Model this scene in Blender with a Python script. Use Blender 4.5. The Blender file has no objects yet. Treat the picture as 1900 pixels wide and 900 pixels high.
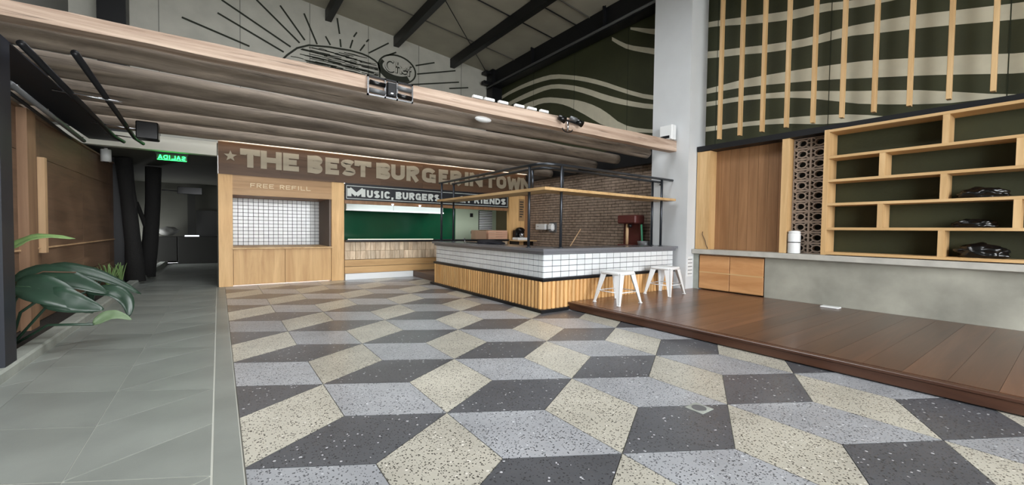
import bpy, bmesh, math, random
from mathutils import Vector, Matrix, noise
random.seed(7)
scene = bpy.context.scene
col = scene.collection
pi = math.pi

# ------------------------------------------------------------------ camera
cd = bpy.data.cameras.new('camera'); cam = bpy.data.objects.new('camera', cd); col.objects.link(cam)
cd.sensor_fit = 'HORIZONTAL'; cd.sensor_width = 36.0; cd.lens = 36.0 * 760.0 / 1900.0; cd.clip_start = 0.05; cd.clip_end = 200
RM = Matrix(((0.812962, 0.0071723, -0.5822725), (-0.5821729, 0.0322311, -0.8124259), (0.0129403, 0.9994547, 0.0303782)))
cam.matrix_world = Matrix.Translation((0, 0, 1.4)) @ RM.to_4x4()
scene.camera = cam

# ------------------------------------------------------------------ world, light, exposure
w = bpy.data.worlds.new('sky'); scene.world = w; w.use_nodes = True
bg = w.node_tree.nodes['Background']; bg.inputs[0].default_value = (0.96, 0.98, 1.0, 1); bg.inputs[1].default_value = 3.0
vs = scene.view_settings
vs.view_transform = 'Standard'; vs.look = 'None'; vs.gamma = 1.0; vs.use_curve_mapping = False
vs.exposure = 2.2
def portal(loc, size, rot):
    l = bpy.data.lights.new('daylight_portal', 'AREA'); l.shape = 'RECTANGLE'; l.size, l.size_y = size
    l.cycles.is_portal = True
    o = bpy.data.objects.new('daylight_portal', l); col.objects.link(o); o.location = loc; o.rotation_euler = rot
portal((1.85, -6.95, 2.9), (9.3, 5.8), (pi / 2, 0, 0))          # open shop front behind the camera, facing +Y
portal((2.5, 4.1, 8.45), (5.0, 2.2), (0, 0, 0))                   # skylight added in the unseen roof to light the hall, facing down
portal((1.9, 7.1, 8.5), (3.8, 2.2), (0, 0, 0))                   # second unseen skylight, added above the logs to brighten the far floor
portal((-2.95, 19.15, .75), (1.1, 1.5), (pi / 2, 0, -pi / 2))       # unseen side opening added to light the corridor, facing +X

# ------------------------------------------------------------------ materials
MATS = {}
def nm(name):
    m = bpy.data.materials.new(name); m.use_nodes = True; MATS[name] = m
    nt = m.node_tree; return m, nt, nt.nodes['Principled BSDF']
def S(c):  # sRGB 0-255 -> linear
    return tuple(((v / 255) / 12.92 if v / 255 <= .04045 else ((v / 255 + .055) / 1.055) ** 2.4) for v in c) + (1,)
def plain(name, rgb, rough=.5, metal=0.0, var=0.0, nscale=8, bump=0.0, bscale=60, randv=0.0, coat=0, spec=None, obj=True, detail=4):
    m, nt, b = nm(name); c = S(rgb)
    b.inputs['Base Color'].default_value = c; b.inputs['Roughness'].default_value = rough; b.inputs['Metallic'].default_value = metal
    if coat: b.inputs['Coat Weight'].default_value = coat
    if spec is not None: b.inputs['Specular IOR Level'].default_value = spec
    N = nt.nodes; Lk = nt.links
    tc = N.new('ShaderNodeTexCoord'); vec = tc.outputs['Object']
    src = None
    if var > 0:
        n = N.new('ShaderNodeTexNoise'); n.inputs['Scale'].default_value = nscale; n.inputs['Detail'].default_value = detail
        Lk.new(vec, n.inputs['Vector'])
        r = N.new('ShaderNodeMapRange'); r.inputs[1].default_value = .3; r.inputs[2].default_value = .7
        r.inputs[3].default_value = 1 - var; r.inputs[4].default_value = 1 + var; Lk.new(n.outputs[0], r.inputs[0]); src = r.outputs[0]
    if randv > 0:
        oi = N.new('ShaderNodeObjectInfo'); r2 = N.new('ShaderNodeMapRange'); r2.inputs[3].default_value = 1 - randv; r2.inputs[4].default_value = 1 + randv
        Lk.new(oi.outputs['Random'], r2.inputs[0])
        if src:
            mm = N.new('ShaderNodeMath'); mm.operation = 'MULTIPLY'; Lk.new(src, mm.inputs[0]); Lk.new(r2.outputs[0], mm.inputs[1]); src = mm.outputs[0]
        else: src = r2.outputs[0]
    if src:
        vm = N.new('ShaderNodeVectorMath'); vm.operation = 'SCALE'; vm.inputs[0].default_value = c[:3]; Lk.new(src, vm.inputs['Scale']); Lk.new(vm.outputs[0], b.inputs['Base Color'])
    if bump > 0:
        n2 = N.new('ShaderNodeTexNoise'); n2.inputs['Scale'].default_value = bscale; n2.inputs['Detail'].default_value = 6; Lk.new(vec, n2.inputs['Vector'])
        bp = N.new('ShaderNodeBump'); bp.inputs['Strength'].default_value = bump; bp.inputs['Distance'].default_value = .02; Lk.new(n2.outputs[0], bp.inputs['Height']); Lk.new(bp.outputs[0], b.inputs['Normal'])
    return m
def wood(name, a, c, axis='x', rough=.5, scale=6, stretch=14, bump=.15, randv=.12, coat=0.0, lo=.35, hi=.65, cracks=0.0):
    m, nt, b = nm(name); N = nt.nodes; Lk = nt.links
    b.inputs['Roughness'].default_value = rough
    if coat: b.inputs['Coat Weight'].default_value = coat; b.inputs['Coat Roughness'].default_value = .15
    tc = N.new('ShaderNodeTexCoord'); oi = N.new('ShaderNodeObjectInfo')
    mp = N.new('ShaderNodeMapping')
    sc = [scale, scale, scale]; sc['xyz'.index(axis)] = scale / stretch; mp.inputs['Scale'].default_value = sc
    Lk.new(tc.outputs['Object'], mp.inputs['Vector'])
    off = N.new('ShaderNodeVectorMath'); off.operation = 'MULTIPLY_ADD'; off.inputs[1].default_value = (37, 53, 71)
    Lk.new(oi.outputs['Random'], off.inputs[0]); Lk.new(mp.outputs[0], off.inputs[2])
    n = N.new('ShaderNodeTexNoise'); n.inputs['Scale'].default_value = 1; n.inputs['Detail'].default_value = 8; n.inputs['Roughness'].default_value = .65; n.inputs['Distortion'].default_value = .6
    Lk.new(off.outputs[0], n.inputs['Vector'])
    cr = N.new('ShaderNodeValToRGB'); cr.color_ramp.elements[0].position = lo; cr.color_ramp.elements[1].position = hi
    cr.color_ramp.elements[0].color = S(a); cr.color_ramp.elements[1].color = S(c); Lk.new(n.outputs[0], cr.inputs[0])
    r2 = N.new('ShaderNodeMapRange'); r2.inputs[3].default_value = 1 - randv; r2.inputs[4].default_value = 1 + randv; Lk.new(oi.outputs['Random'], r2.inputs[0])
    vm = N.new('ShaderNodeVectorMath'); vm.operation = 'SCALE'; Lk.new(cr.outputs[0], vm.inputs[0]); Lk.new(r2.outputs[0], vm.inputs['Scale'])
    out = vm.outputs[0]; hgt = n.outputs[0]
    if cracks:
        mp2 = N.new('ShaderNodeMapping'); s2 = [26, 26, 26]; s2['xyz'.index(axis)] = .8; mp2.inputs['Scale'].default_value = s2; Lk.new(tc.outputs['Object'], mp2.inputs['Vector'])
        o2 = N.new('ShaderNodeVectorMath'); o2.operation = 'MULTIPLY_ADD'; o2.inputs[1].default_value = (11, 17, 23); Lk.new(oi.outputs['Random'], o2.inputs[0]); Lk.new(mp2.outputs[0], o2.inputs[2])
        n3 = N.new('ShaderNodeTexNoise'); n3.inputs['Scale'].default_value = 1; n3.inputs['Detail'].default_value = 3; Lk.new(o2.outputs[0], n3.inputs['Vector'])
        rr = N.new('ShaderNodeMapRange'); rr.inputs[1].default_value = .30; rr.inputs[2].default_value = .37; rr.inputs[3].default_value = 1 - cracks; rr.inputs[4].default_value = 1; Lk.new(n3.outputs[0], rr.inputs[0])
        v2 = N.new('ShaderNodeVectorMath'); v2.operation = 'SCALE'; Lk.new(out, v2.inputs[0]); Lk.new(rr.outputs[0], v2.inputs['Scale']); out = v2.outputs[0]
        ad = N.new('ShaderNodeMath'); ad.operation = 'ADD'; Lk.new(rr.outputs[0], ad.inputs[0]); Lk.new(hgt, ad.inputs[1]); hgt = ad.outputs[0]
    Lk.new(out, b.inputs['Base Color'])
    bp = N.new('ShaderNodeBump'); bp.inputs['Strength'].default_value = bump; bp.inputs['Distance'].default_value = .02; Lk.new(hgt, bp.inputs['Height']); Lk.new(bp.outputs[0], b.inputs['Normal'])
    return m
def terrazzo(name, base, chip1, chip2, t1, t2, rough=.28):
    m, nt, b = nm(name); N = nt.nodes; Lk = nt.links
    b.inputs['Roughness'].default_value = rough
    ge = N.new('ShaderNodeNewGeometry')
    def chips(scale, th, seed):
        mp = N.new('ShaderNodeMapping'); mp.inputs['Location'].default_value = (seed, seed * 2, 0); Lk.new(ge.outputs['Position'], mp.inputs['Vector'])
        v = N.new('ShaderNodeTexVoronoi'); v.inputs['Scale'].default_value = scale; Lk.new(mp.outputs[0], v.inputs['Vector'])
        sp = N.new('ShaderNodeSeparateColor'); Lk.new(v.outputs['Color'], sp.inputs[0])
        sz = N.new('ShaderNodeMapRange'); sz.inputs[1].default_value = 1 - th; sz.inputs[2].default_value = 1.0; sz.inputs[3].default_value = 0.0; sz.inputs[4].default_value = .55; Lk.new(sp.outputs[0], sz.inputs[0])
        ls = N.new('ShaderNodeMath'); ls.operation = 'LESS_THAN'; Lk.new(v.outputs['Distance'], ls.inputs[0]); Lk.new(sz.outputs[0], ls.inputs[1]); return ls.outputs[0]
    n = N.new('ShaderNodeTexNoise'); n.inputs['Scale'].default_value = 2.2; n.inputs['Detail'].default_value = 5; Lk.new(ge.outputs['Position'], n.inputs['Vector'])
    oi = N.new('ShaderNodeObjectInfo')
    a1 = N.new('ShaderNodeMapRange'); a1.inputs[1].default_value = .3; a1.inputs[2].default_value = .7; a1.inputs[3].default_value = .85; a1.inputs[4].default_value = 1.1; Lk.new(n.outputs[0], a1.inputs[0])
    a2 = N.new('ShaderNodeMapRange'); a2.inputs[3].default_value = .9; a2.inputs[4].default_value = 1.12; Lk.new(oi.outputs['Random'], a2.inputs[0])
    mu = N.new('ShaderNodeMath'); mu.operation = 'MULTIPLY'; Lk.new(a1.outputs[0], mu.inputs[0]); Lk.new(a2.outputs[0], mu.inputs[1])
    vm = N.new('ShaderNodeVectorMath'); vm.operation = 'SCALE'; vm.inputs[0].default_value = S(base)[:3]; Lk.new(mu.outputs[0], vm.inputs['Scale'])
    cur = vm.outputs[0]
    for (sc_, th, ch, sd) in ((85, t1, chip1, 3.1), (52, t2, chip2, 7.7), (70, t1 * .7, chip1, 11.3)):
        f = chips(sc_, th, sd); mx = N.new('ShaderNodeMix'); mx.data_type = 'RGBA'; Lk.new(f, mx.inputs['Factor']); Lk.new(cur, mx.inputs['A']); mx.inputs['B'].default_value = S(ch); cur = mx.outputs['Result']
    Lk.new(cur, b.inputs['Base Color'])
    return m
def emit(name, rgb, strength):
    m, nt, b = nm(name); b.inputs['Base Color'].default_value = S(rgb); b.inputs['Emission Color'].default_value = S(rgb); b.inputs['Emission Strength'].default_value = strength; return m

T_CREAM = terrazzo('terrazzo_cream', (178, 175, 163), (74, 71, 66), (208, 205, 196), .50, .05)
T_DARK = terrazzo('terrazzo_dark', (84, 86, 90), (48, 49, 52), (190, 192, 196), .35, .06)
T_GRAY = terrazzo('terrazzo_gray', (156, 159, 163), (74, 76, 80), (190, 194, 198), .45, .06)
GROUT = plain('grout', (120, 118, 110), .8)
WALKC = plain('walk_concrete', (134, 138, 133), .38, var=.14, nscale=1.6, bump=.04, bscale=90, randv=.04)
WALKJ = plain('walk_joint', (186, 187, 178), .7)
CURB = plain('curb_concrete', (150, 154, 146), .8, var=.12, nscale=5, bump=.2)
CONC = plain('wall_concrete', (150, 149, 138), .75, var=.32, nscale=1.3, bump=.12, bscale=12, detail=8)
CONCT = plain('counter_concrete', (178, 176, 168), .6, var=.12, nscale=5, bump=.06)
PLASTER = plain('white_plaster', (204, 207, 209), .7, var=.03, nscale=2)
GREYW = plain('grey_plaster', (182, 181, 172), .85, var=.08, nscale=2.2, bump=.08, bscale=30)
LEFTW = plain('left_plaster', (120, 120, 116), .85)
ROOF = plain('roof_sheet', (160, 156, 142), .7, var=.08, nscale=1.5)
BLACK = plain('black_steel', (22, 23, 26), .45, metal=.3)
NAVY = plain('dark_navy_steel', (26, 30, 40), .5)
GREYST = plain('grey_steel', (110, 112, 114), .45, metal=.4)
PIPE = plain('pipe_steel', (66, 70, 76), .3, metal=.7)
GREEN = plain('green_paint', (52, 55, 31), .7, var=.18, nscale=1.2, bump=.25, bscale=26)
STRIPE = plain('stripe_paint', (198, 193, 172), .7, var=.06, nscale=5)
INK = plain('mural_ink', (38, 42, 32), .8)
W_FAC = wood('facade_wood', (192, 148, 94), (222, 182, 126), 'z', .5, 5, 10, .05, .07)
W_FACX = wood('facade_wood_x', (186, 144, 92), (218, 178, 124), 'x', .5, 5, 10, .05, .08)
W_SIGN = wood('sign_wood', (80, 57, 39), (108, 80, 56), 'x', .55, 5, 16, .06, .1)
W_BAR = wood('bar_slat_wood', (186, 138, 82), (222, 178, 118), 'z', .45, 9, 12, .04, .13)
W_SHELF = wood('shelf_wood', (186, 148, 98), (214, 180, 132), 'y', .5, 5, 12, .05, .04)
W_SHELFZ = wood('shelf_wood_z', (188, 150, 100), (216, 182, 134), 'z', .5, 5, 12, .05, .05)
W_PANEL = wood('panel_wood', (128, 92, 60), (156, 116, 80), 'z', .5, 7, 20, .05, .05)
W_DECK = wood('deck_wood', (78, 50, 36), (108, 74, 54), 'x', .3, 6, 16, .05, .34, coat=.2)
W_DECKY = wood('deck_fascia', (66, 42, 32), (92, 62, 46), 'y', .35, 6, 16, .05, .05)
W_DARK = wood('dark_floor_wood', (78, 58, 44), (104, 80, 62), 'y', .5, 6, 14, .05, .05)
W_LOG = wood('log_wood', (92, 82, 73), (156, 142, 127), 'x', .85, 9, 9, .6, .16, lo=.3, hi=.7, cracks=.6)
W_BEAM = wood('beam_wood', (146, 120, 102), (206, 184, 166), 'x', .8, 9, 22, .5, .0, cracks=.6)
W_FENCE = wood('fence_wood', (108, 84, 65), (132, 104, 82), 'y', .6, 5, 12, .08, .1)
W_POST = wood('fence_post_wood', (196, 160, 120), (216, 182, 142), 'z', .6, 5, 12, .05, .05)
W_RUST = wood('rustic_tile', (186, 160, 130), (232, 212, 184), 'z', .6, 8, 5, .1, .22)
TILE = plain('white_tile', (226, 230, 232), .15, randv=.05)
TGROUT = plain('tile_grout', (66, 70, 78), .8)
GRANITE = plain('granite', (112, 113, 118), .25, var=.25, nscale=120, detail=2)
WMETAL = plain('white_metal', (232, 234, 234), .3)
WPLAST = plain('white_plastic', (228, 230, 230), .4)
CHROME = plain('chrome', (200, 202, 206), .2, metal=1)
BRICK = plain('brick', (150, 132, 116), .85, var=.25, nscale=9, bump=.3, bscale=40)
MORTAR = plain('mortar', (66, 58, 52), .9)
KGREEN = plain('kitchen_green', (22, 84, 58), .12, var=.12, nscale=1.5)
KPALE = plain('kitchen_pale_green', (176, 188, 166), .6)
STEEL = plain('hood_steel', (205, 212, 212), .35, metal=.35)
BLOCK = plain('breeze_block', (150, 134, 120), .85, bump=.2, bscale=70, randv=.06)
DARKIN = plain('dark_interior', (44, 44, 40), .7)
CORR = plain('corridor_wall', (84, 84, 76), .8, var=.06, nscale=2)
CEILW = plain('ceiling_board', (216, 214, 202), .8)
LEAF = plain('leaf', (40, 62, 48), .35, var=.15, nscale=6)
RIB = plain('leaf_rib', (78, 104, 78), .5)
LEAF2 = plain('leaf_light', (120, 150, 92), .45, var=.12, nscale=6)
SOIL = plain('soil', (38, 34, 30), .95, bump=.5, bscale=40)
SIGNL = plain('sign_letter', (176, 164, 142), .6)
SIGNW = plain('sign_letter_white', (205, 210, 205), .6)
SIGNK = plain('black_sign', (20, 24, 30), .5)
FADE = plain('pale_letter', (226, 208, 172), .6)
CLOTHB = plain('black_cloth', (24, 24, 32), .8)
RED = plain('dark_red', (92, 44, 40), .5)
BGLOSS = plain('black_plastic', (12, 12, 13), .22)
CARD = plain('cardboard', (150, 122, 98), .8)
CRATE = wood('crate_wood', (196, 150, 124), (216, 174, 146), 'x', .6, 6, 12, .05, .08)
GREENP = plain('green_plastic', (58, 132, 98), .4)
BARK = plain('bark', (26, 25, 24), .9, bump=.6, bscale=20)
LED = emit('led_strip', (255, 226, 196), .6)
LEDK = emit('ledge_light', (255, 244, 210), .28)
EXITG = emit('exit_green', (40, 255, 96), 1.6)
WGLOW = emit('white_glow', (240, 246, 255), .35)

# ------------------------------------------------------------------ helpers
WPOS = {}
def wp(o): return WPOS.get(o.name, Vector((0, 0, 0)))
def link(name, me, mat, loc=(0, 0, 0), parent=None, **tags):
    if mat is not None and not me.materials: me.materials.append(mat)
    o = bpy.data.objects.new(name, me); col.objects.link(o)
    L = Vector(loc); WPOS[o.name] = L.copy()
    if parent is not None: o.parent = parent; o.location = L - wp(parent)
    else: o.location = L
    for k, v in tags.items(): o[k] = v
    return o
def thing(name, label, cat, loc=(0, 0, 0), group=None, kind=None):
    o = bpy.data.objects.new(name, None); col.objects.link(o); o.location = loc; o.empty_display_size = .2
    WPOS[o.name] = Vector(loc); o['label'] = label; o['category'] = cat
    if group: o['group'] = group
    if kind: o['kind'] = kind
    return o
def tag(o, label, cat, group=None, kind=None):
    o['label'] = label; o['category'] = cat
    if group: o['group'] = group
    if kind: o['kind'] = kind
    return o
def me_from(verts, faces, name='m', smooth=False):
    me = bpy.data.meshes.new(name); me.from_pydata([tuple(v) for v in verts], [], faces); me.update()
    bm = bmesh.new(); bm.from_mesh(me); bmesh.ops.recalc_face_normals(bm, faces=bm.faces)
    bm.to_mesh(me); bm.free()
    if smooth:
        for p in me.polygons: p.use_smooth = True
    return me
def bm_me(bm, name='m', smooth=False):
    bmesh.ops.recalc_face_normals(bm, faces=bm.faces)
    me = bpy.data.meshes.new(name); bm.to_mesh(me); bm.free()
    if smooth:
        for p in me.polygons: p.use_smooth = True
    return me
def add_box(bm, c, s, rot=None):
    vs_ = []
    for dx in (-.5, .5):
        for dy in (-.5, .5):
            for dz in (-.5, .5):
                v = Vector((dx * s[0], dy * s[1], dz * s[2]))
                if rot is not None: v = rot @ v
                vs_.append(bm.verts.new(v + Vector(c)))
    for f in ((0, 1, 3, 2), (4, 6, 7, 5), (0, 4, 5, 1), (2, 3, 7, 6), (0, 2, 6, 4), (1, 5, 7, 3)): bm.faces.new([vs_[i] for i in f])
def box_me(sx, sy, sz, bevel=0.0):
    bm = bmesh.new(); add_box(bm, (0, 0, 0), (sx, sy, sz))
    if bevel > 0: bmesh.ops.bevel(bm, geom=bm.edges[:], offset=bevel, segments=1, affect='EDGES', clamp_overlap=True)
    return bm_me(bm)
def box(name, x0, x1, y0, y1, z0, z1, mat, parent=None, bevel=0.0, **t):
    return link(name, box_me(x1 - x0, y1 - y0, z1 - z0, bevel), mat, ((x0 + x1) / 2, (y0 + y1) / 2, (z0 + z1) / 2), parent, **t)
def add_tube(bm, pts, r, n=10, closed=False, caps=True):
    pts = [Vector(p) for p in pts]; m = len(pts); rings = []
    rad = r if isinstance(r, (list, tuple)) else [r] * m
    up = None
    for i, p in enumerate(pts):
        a = pts[i - 1] if (i > 0 or closed) else p; b = pts[(i + 1) % m] if (i < m - 1 or closed) else p
        d = (b - a).normalized()
        if up is None:
            up = Vector((0, 0, 1)) if abs(d.z) < .9 else Vector((1, 0, 0))
        u = d.cross(up)
        if u.length < 1e-4: u = d.orthogonal()
        u.normalize(); v = u.cross(d).normalized(); up = v
        rings.append([bm.verts.new(p + (u * math.cos(2 * pi * k / n) + v * math.sin(2 * pi * k / n)) * rad[i]) for k in range(n)])
    for i in range(m if closed else m - 1):
        A, B = rings[i], rings[(i + 1) % m]
        for k in range(n): bm.faces.new((A[k], A[(k + 1) % n], B[(k + 1) % n], B[k]))
    if caps and not closed: bm.faces.new(rings[0]); bm.faces.new(rings[-1])
def tube(name, pts, r, mat, parent=None, n=10, **t):
    c = sum((Vector(p) for p in pts), Vector()) / len(pts)
    bm = bmesh.new(); add_tube(bm, [Vector(p) - c for p in pts], r, n)
    return link(name, bm_me(bm, smooth=True), mat, c, parent, **t)
def add_lathe(bm, prof, n=20, c=(0, 0, 0)):
    c = Vector(c); rings = []
    for r, z in prof: rings.append([bm.verts.new(c + Vector((r * math.cos(2 * pi * k / n), r * math.sin(2 * pi * k / n), z))) for k in range(n)])
    for A, B in zip(rings, rings[1:]):
        for k in range(n): bm.faces.new((A[k], A[(k + 1) % n], B[(k + 1) % n], B[k]))
    bm.faces.new(rings[0]); bm.faces.new(rings[-1])
def lathe(name, prof, loc, mat, parent=None, n=20, smooth=True, **t):
    bm = bmesh.new(); add_lathe(bm, prof, n); me = bm_me(bm, smooth=smooth)
    return link(name, me, mat, loc, parent, **t)
def prism_me(poly, z0, z1, smooth=False):
    n = len(poly); vs_ = [(x, y, z0) for x, y in poly] + [(x, y, z1) for x, y in poly]
    fs = [tuple(range(n)), tuple(range(n, 2 * n))] + [(i, (i + 1) % n, n + (i + 1) % n, n + i) for i in range(n)]
    return me_from(vs_, fs)
def clip(poly, ax, val, keep_greater):
    out = []
    for i in range(len(poly)):
        a, b = poly[i], poly[(i + 1) % len(poly)]
        ia = (a[ax] >= val) == keep_greater; ib = (b[ax] >= val) == keep_greater
        if ia: out.append(a)
        if ia != ib:
            t = (val - a[ax]) / (b[ax] - a[ax]); out.append((a[0] + t * (b[0] - a[0]), a[1] + t * (b[1] - a[1])))
    return out
def inset(poly, g):
    cx = sum(p[0] for p in poly) / len(poly); cy = sum(p[1] for p in poly) / len(poly)
    n = len(poly); lines = []
    for i in range(n):
        a, b = poly[i], poly[(i + 1) % n]; dx, dy = b[0] - a[0], b[1] - a[1]; l = math.hypot(dx, dy)
        if l < 1e-6: continue
        nx, ny = -dy / l, dx / l
        if (cx - a[0]) * nx + (cy - a[1]) * ny < 0: nx, ny = -nx, -ny
        lines.append((a[0] + nx * g, a[1] + ny * g, dx / l, dy / l))
    out = []
    for i in range(len(lines)):
        x1, y1, d1x, d1y = lines[i - 1]; x2, y2, d2x, d2y = lines[i]
        den = d1x * d2y - d1y * d2x
        if abs(den) < 1e-6: continue
        t = ((x2 - x1) * d2y - (y2 - y1) * d2x) / den; out.append((x1 + t * d1x, y1 + t * d1y))
    return out
def flat_piece(name, poly, z0, z1, mat, parent):
    cx = sum(p[0] for p in poly) / len(poly); cy = sum(p[1] for p in poly) / len(poly)
    return link(name, prism_me([(x - cx, y - cy) for x, y in poly], z0, z1), mat, (cx, cy, 0), parent)
def join_obj(name, fill, mat, loc=(0, 0, 0), parent=None, smooth=False, **t):
    bm = bmesh.new(); fill(bm); return link(name, bm_me(bm, smooth=smooth), mat, loc, parent, **t)

# ------------------------------------------------------------------ room shell
OUT = plain('outside_paving', (170, 168, 160), .9)
tag(box('ground', -30, 30, -30, -7.0, -.12, -.02, OUT), 'pale paving outside the open shop front', 'ground', kind='structure')
GS = 1.31; A0 = (1.406, 2.786); va = (GS, 0.0); vb = (GS / 2, GS * math.sqrt(3) / 2); es = GS / math.sqrt(3)
floor = tag(box('floor', .11, 9.1, -7.0, 11.6, -.12, -.010, GROUT), 'terrazzo floor of cream, grey and charcoal rhombus tiles', 'floor', kind='structure')
def evec(deg): return (es * math.cos(math.radians(deg)), es * math.sin(math.radians(deg)))
for i in range(-9, 8):
    for j in range(-6, 9):
        bx_, by_ = A0[0] + i * va[0] + j * vb[0], A0[1] + i * va[1] + j * vb[1]
        for ang, m in ((0, T_DARK), (60, T_CREAM), (120, T_GRAY)):
            e1, e2 = evec(ang - 30), evec(ang + 30)
            poly = [(bx_, by_), (bx_ + e1[0], by_ + e1[1]), (bx_ + e1[0] + e2[0], by_ + e1[1] + e2[1]), (bx_ + e2[0], by_ + e2[1])]
            for ax, v, kg in ((0, .115, True), (0, 5.6, False), (1, -2.2, True), (1, 11.75, False)):
                poly = clip(poly, ax, v, kg)
                if len(poly) < 3: break
            if len(poly) < 3: continue
            poly = inset(poly, .003)
            if len(poly) < 3: continue
            area = abs(sum(poly[k - 1][0] * poly[k][1] - poly[k][0] * poly[k - 1][1] for k in range(len(poly)))) / 2
            if area < .004: continue
            flat_piece('floor_tile', poly, -.011, 0.0, m, floor)

walk = tag(box('floor_walkway', -1.55, .11, -7.0, 20, -.12, -.004, WALKJ), 'grey concrete walkway scored with pale chevron lines', 'walkway', kind='structure')
flat_piece('walkway_slab', [(-.035, -3), (.105, -3), (.105, 20), (-.035, 20)], -.005, 0, WALKC, walk)
st = .757
for k in range(-10, 22):
    y0 = 3.945 + st * k
    def slab(poly):
        for ax, v, kg in ((0, -1.545, True), (1, -3, True), (1, 19.98, False)):
            poly = clip(poly, ax, v, kg)
            if len(poly) < 3: return
        cx_ = sum(p[0] for p in poly) / len(poly); poly = [(x + (.004 if x > cx_ else -.004), y) for x, y in poly]
        poly = inset(poly, .006)
        if len(poly) >= 3: flat_piece('walkway_slab', poly, -.005, 0, WALKC, walk)
    a, b, c_, d_ = (-.70, y0), (-.045, y0 + .378), (-.045, y0 + st + .378), (-.70, y0 + st)
    if k % 2 == 0: slab([a, b, d_]); slab([b, c_, d_])
    else: slab([a, b, c_, d_])
    slab([(-.70, y0), (-.70, y0 + st), (-1.355, y0 + st + .378), (-1.355, y0 + .378)])
    slab([(-1.355, y0), (-1.355, y0 + st), (-2.01, y0 + st - .378), (-2.01, y0 - .378)])

tag(box('curb', -1.73, -1.55, -7.0, 20, -.12, .10, CURB, bevel=.02), 'rounded concrete curb between the planter bed and the walkway', 'curb', kind='structure')
tag(box('planter_bed', -2.8, -1.73, -7.0, 20, -.12, .05, SOIL), 'dark soil of the planting bed along the wooden fence', 'soil', kind='structure')

tag(box('wall_back', -2.8, 9.3, 13.9, 14.1, 3.43, 9.2, GREYW), 'tall grey plaster back wall above the kitchen', 'wall', kind='structure')
wb = bpy.data.objects['wall_back']
for xj in (-1.2, .53, 2.3, 4.05, 5.8, 7.5):
    box('wall_joint', xj - .008, xj + .008, 13.894, 13.9, 3.43, 8.6, plain('joint_%d' % int(xj * 10), (112, 112, 106), .9), wb)
wr = tag(box('wall_right', 9.1, 9.3, -7.0, 14.1, 0, 9.2, GREEN), 'tall olive green wall painted with pale flowing bands', 'wall', kind='structure')
tag(join_obj('wall_left', lambda bm: [add_box(bm, ((-2.9), (a + b) / 2, (z0 + z1) / 2), (.2, b - a, z1 - z0)) for a, b, z0, z1 in ((-7.0, 18.6, 0, 9.2), (19.7, 20.2, 0, 9.2), (18.6, 19.7, 1.5, 9.2))], LEFTW), 'grey wall behind the wooden fence', 'wall', kind='structure')
# front wall: open shop front x<6
tag(box('wall_front', 6.5, 9.3, -7.2, -7.0, 0, 9.2, LEFTW), 'solid end of the front wall beside the open shop front', 'wall', kind='structure')
tag(box('wall_front_upper', -3.0, 6.5, -7.2, -7.0, 5.8, 9.2, LEFTW), 'wall strip above the open shop front', 'wall', kind='structure')

def roof_z(x): return 8.22 - .0955 * (x - 2.08)
SKX0, SKX1, SKY0, SKY1 = 0.0, 5.0, 3.0, 5.2                     # added skylight opening, out of view, above and before the log beam
def fill_roof(bm):
    for x0, x1, y0, y1 in ((-3.0, 9.3, -7.2, SKY0), (-3.0, 9.3, SKY1, 6.0), (-3.0, 9.3, 8.2, 14.1), (-3.0, 0.0, 6.0, 8.2), (3.8, 9.3, 6.0, 8.2), (-3.0, SKX0, SKY0, SKY1), (SKX1, 9.3, SKY0, SKY1)):
        V = [bm.verts.new((x, y, roof_z(x) + dz)) for dz in (0, .12) for x, y in ((x0, y0), (x1, y0), (x1, y1), (x0, y1))]
        for f in ((0, 1, 2, 3), (4, 7, 6, 5), (0, 4, 5, 1), (1, 5, 6, 2), (2, 6, 7, 3), (3, 7, 4, 0)): bm.faces.new([V[q] for q in f])
ce = join_obj('ceiling', fill_roof, ROOF)
tag(ce, 'sloping grey roof sheeting', 'ceiling', kind='structure')
SEAM = plain('roof_seam', (84, 82, 76), .8)
for yy in (-1, 1.4, 8.4, 8.95, 10.0, 12.1):
    bm = bmesh.new(); add_tube(bm, [(-2.8, yy, roof_z(-2.8) - .02), (8.9, yy + .12, roof_z(8.9) - .02)], .018, 6); link('roof_seam', bm_me(bm), BLACK if yy in (10.0, 8.95) else SEAM, (0, 0, 0), ce)
for n_, xx in enumerate((-1.5, .65, 2.82, 4.98, 7.12)):
    zt = roof_z(xx)
    o = box('roof_purlin', xx - .09, xx + .09, -7.0, 13.9, zt - .34, zt - .02, BLACK)
    tag(o, ['black steel roof purlin over the wooden fence', 'black steel roof purlin over the walkway', 'black steel roof purlin ending above the left end of the burger mural',
            'black steel roof purlin ending above the round Chef badge', 'black steel roof purlin running next to the deep roof girder'][n_], 'roof beam', 'roof purlins')
tag(tube('brace_rod', [(4.95, 10.4, 7.85), (8.6, 13.85, 7.55)], .015, BLACK, n=6), 'thin diagonal brace rod under the roof sheeting', 'rod')
g = thing('roof_girder', 'deep black steel girder running along the top of the green wall', 'roof beam', (8.8, 13.8, 6.9))
box('web', 8.76, 8.84, -7.0, 13.88, 6.98, 7.62, BLACK, g)
box('bottom_flange', 8.62, 8.98, -7.0, 13.88, 6.90, 6.98, BLACK, g)
box('top_flange', 8.62, 8.98, -7.0, 13.88, 7.62, 7.70, BLACK, g)
tube('conduit', [(8.58, -3, 6.95), (8.58, 13.8, 6.95)], .035, GREYST, g, 8)
tube('hanger', [(8.70, 7.9, 6.99), (8.70, 7.9, 7.35), (8.68, 7.85, 7.62)], .02, BLACK, g, 6)
for y_ in (1.5, 4.7, 7.9, 11.1): box('stiffener', 8.64, 8.96, y_ - .02, y_ + .02, 6.98, 7.62, BLACK, g)
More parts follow.
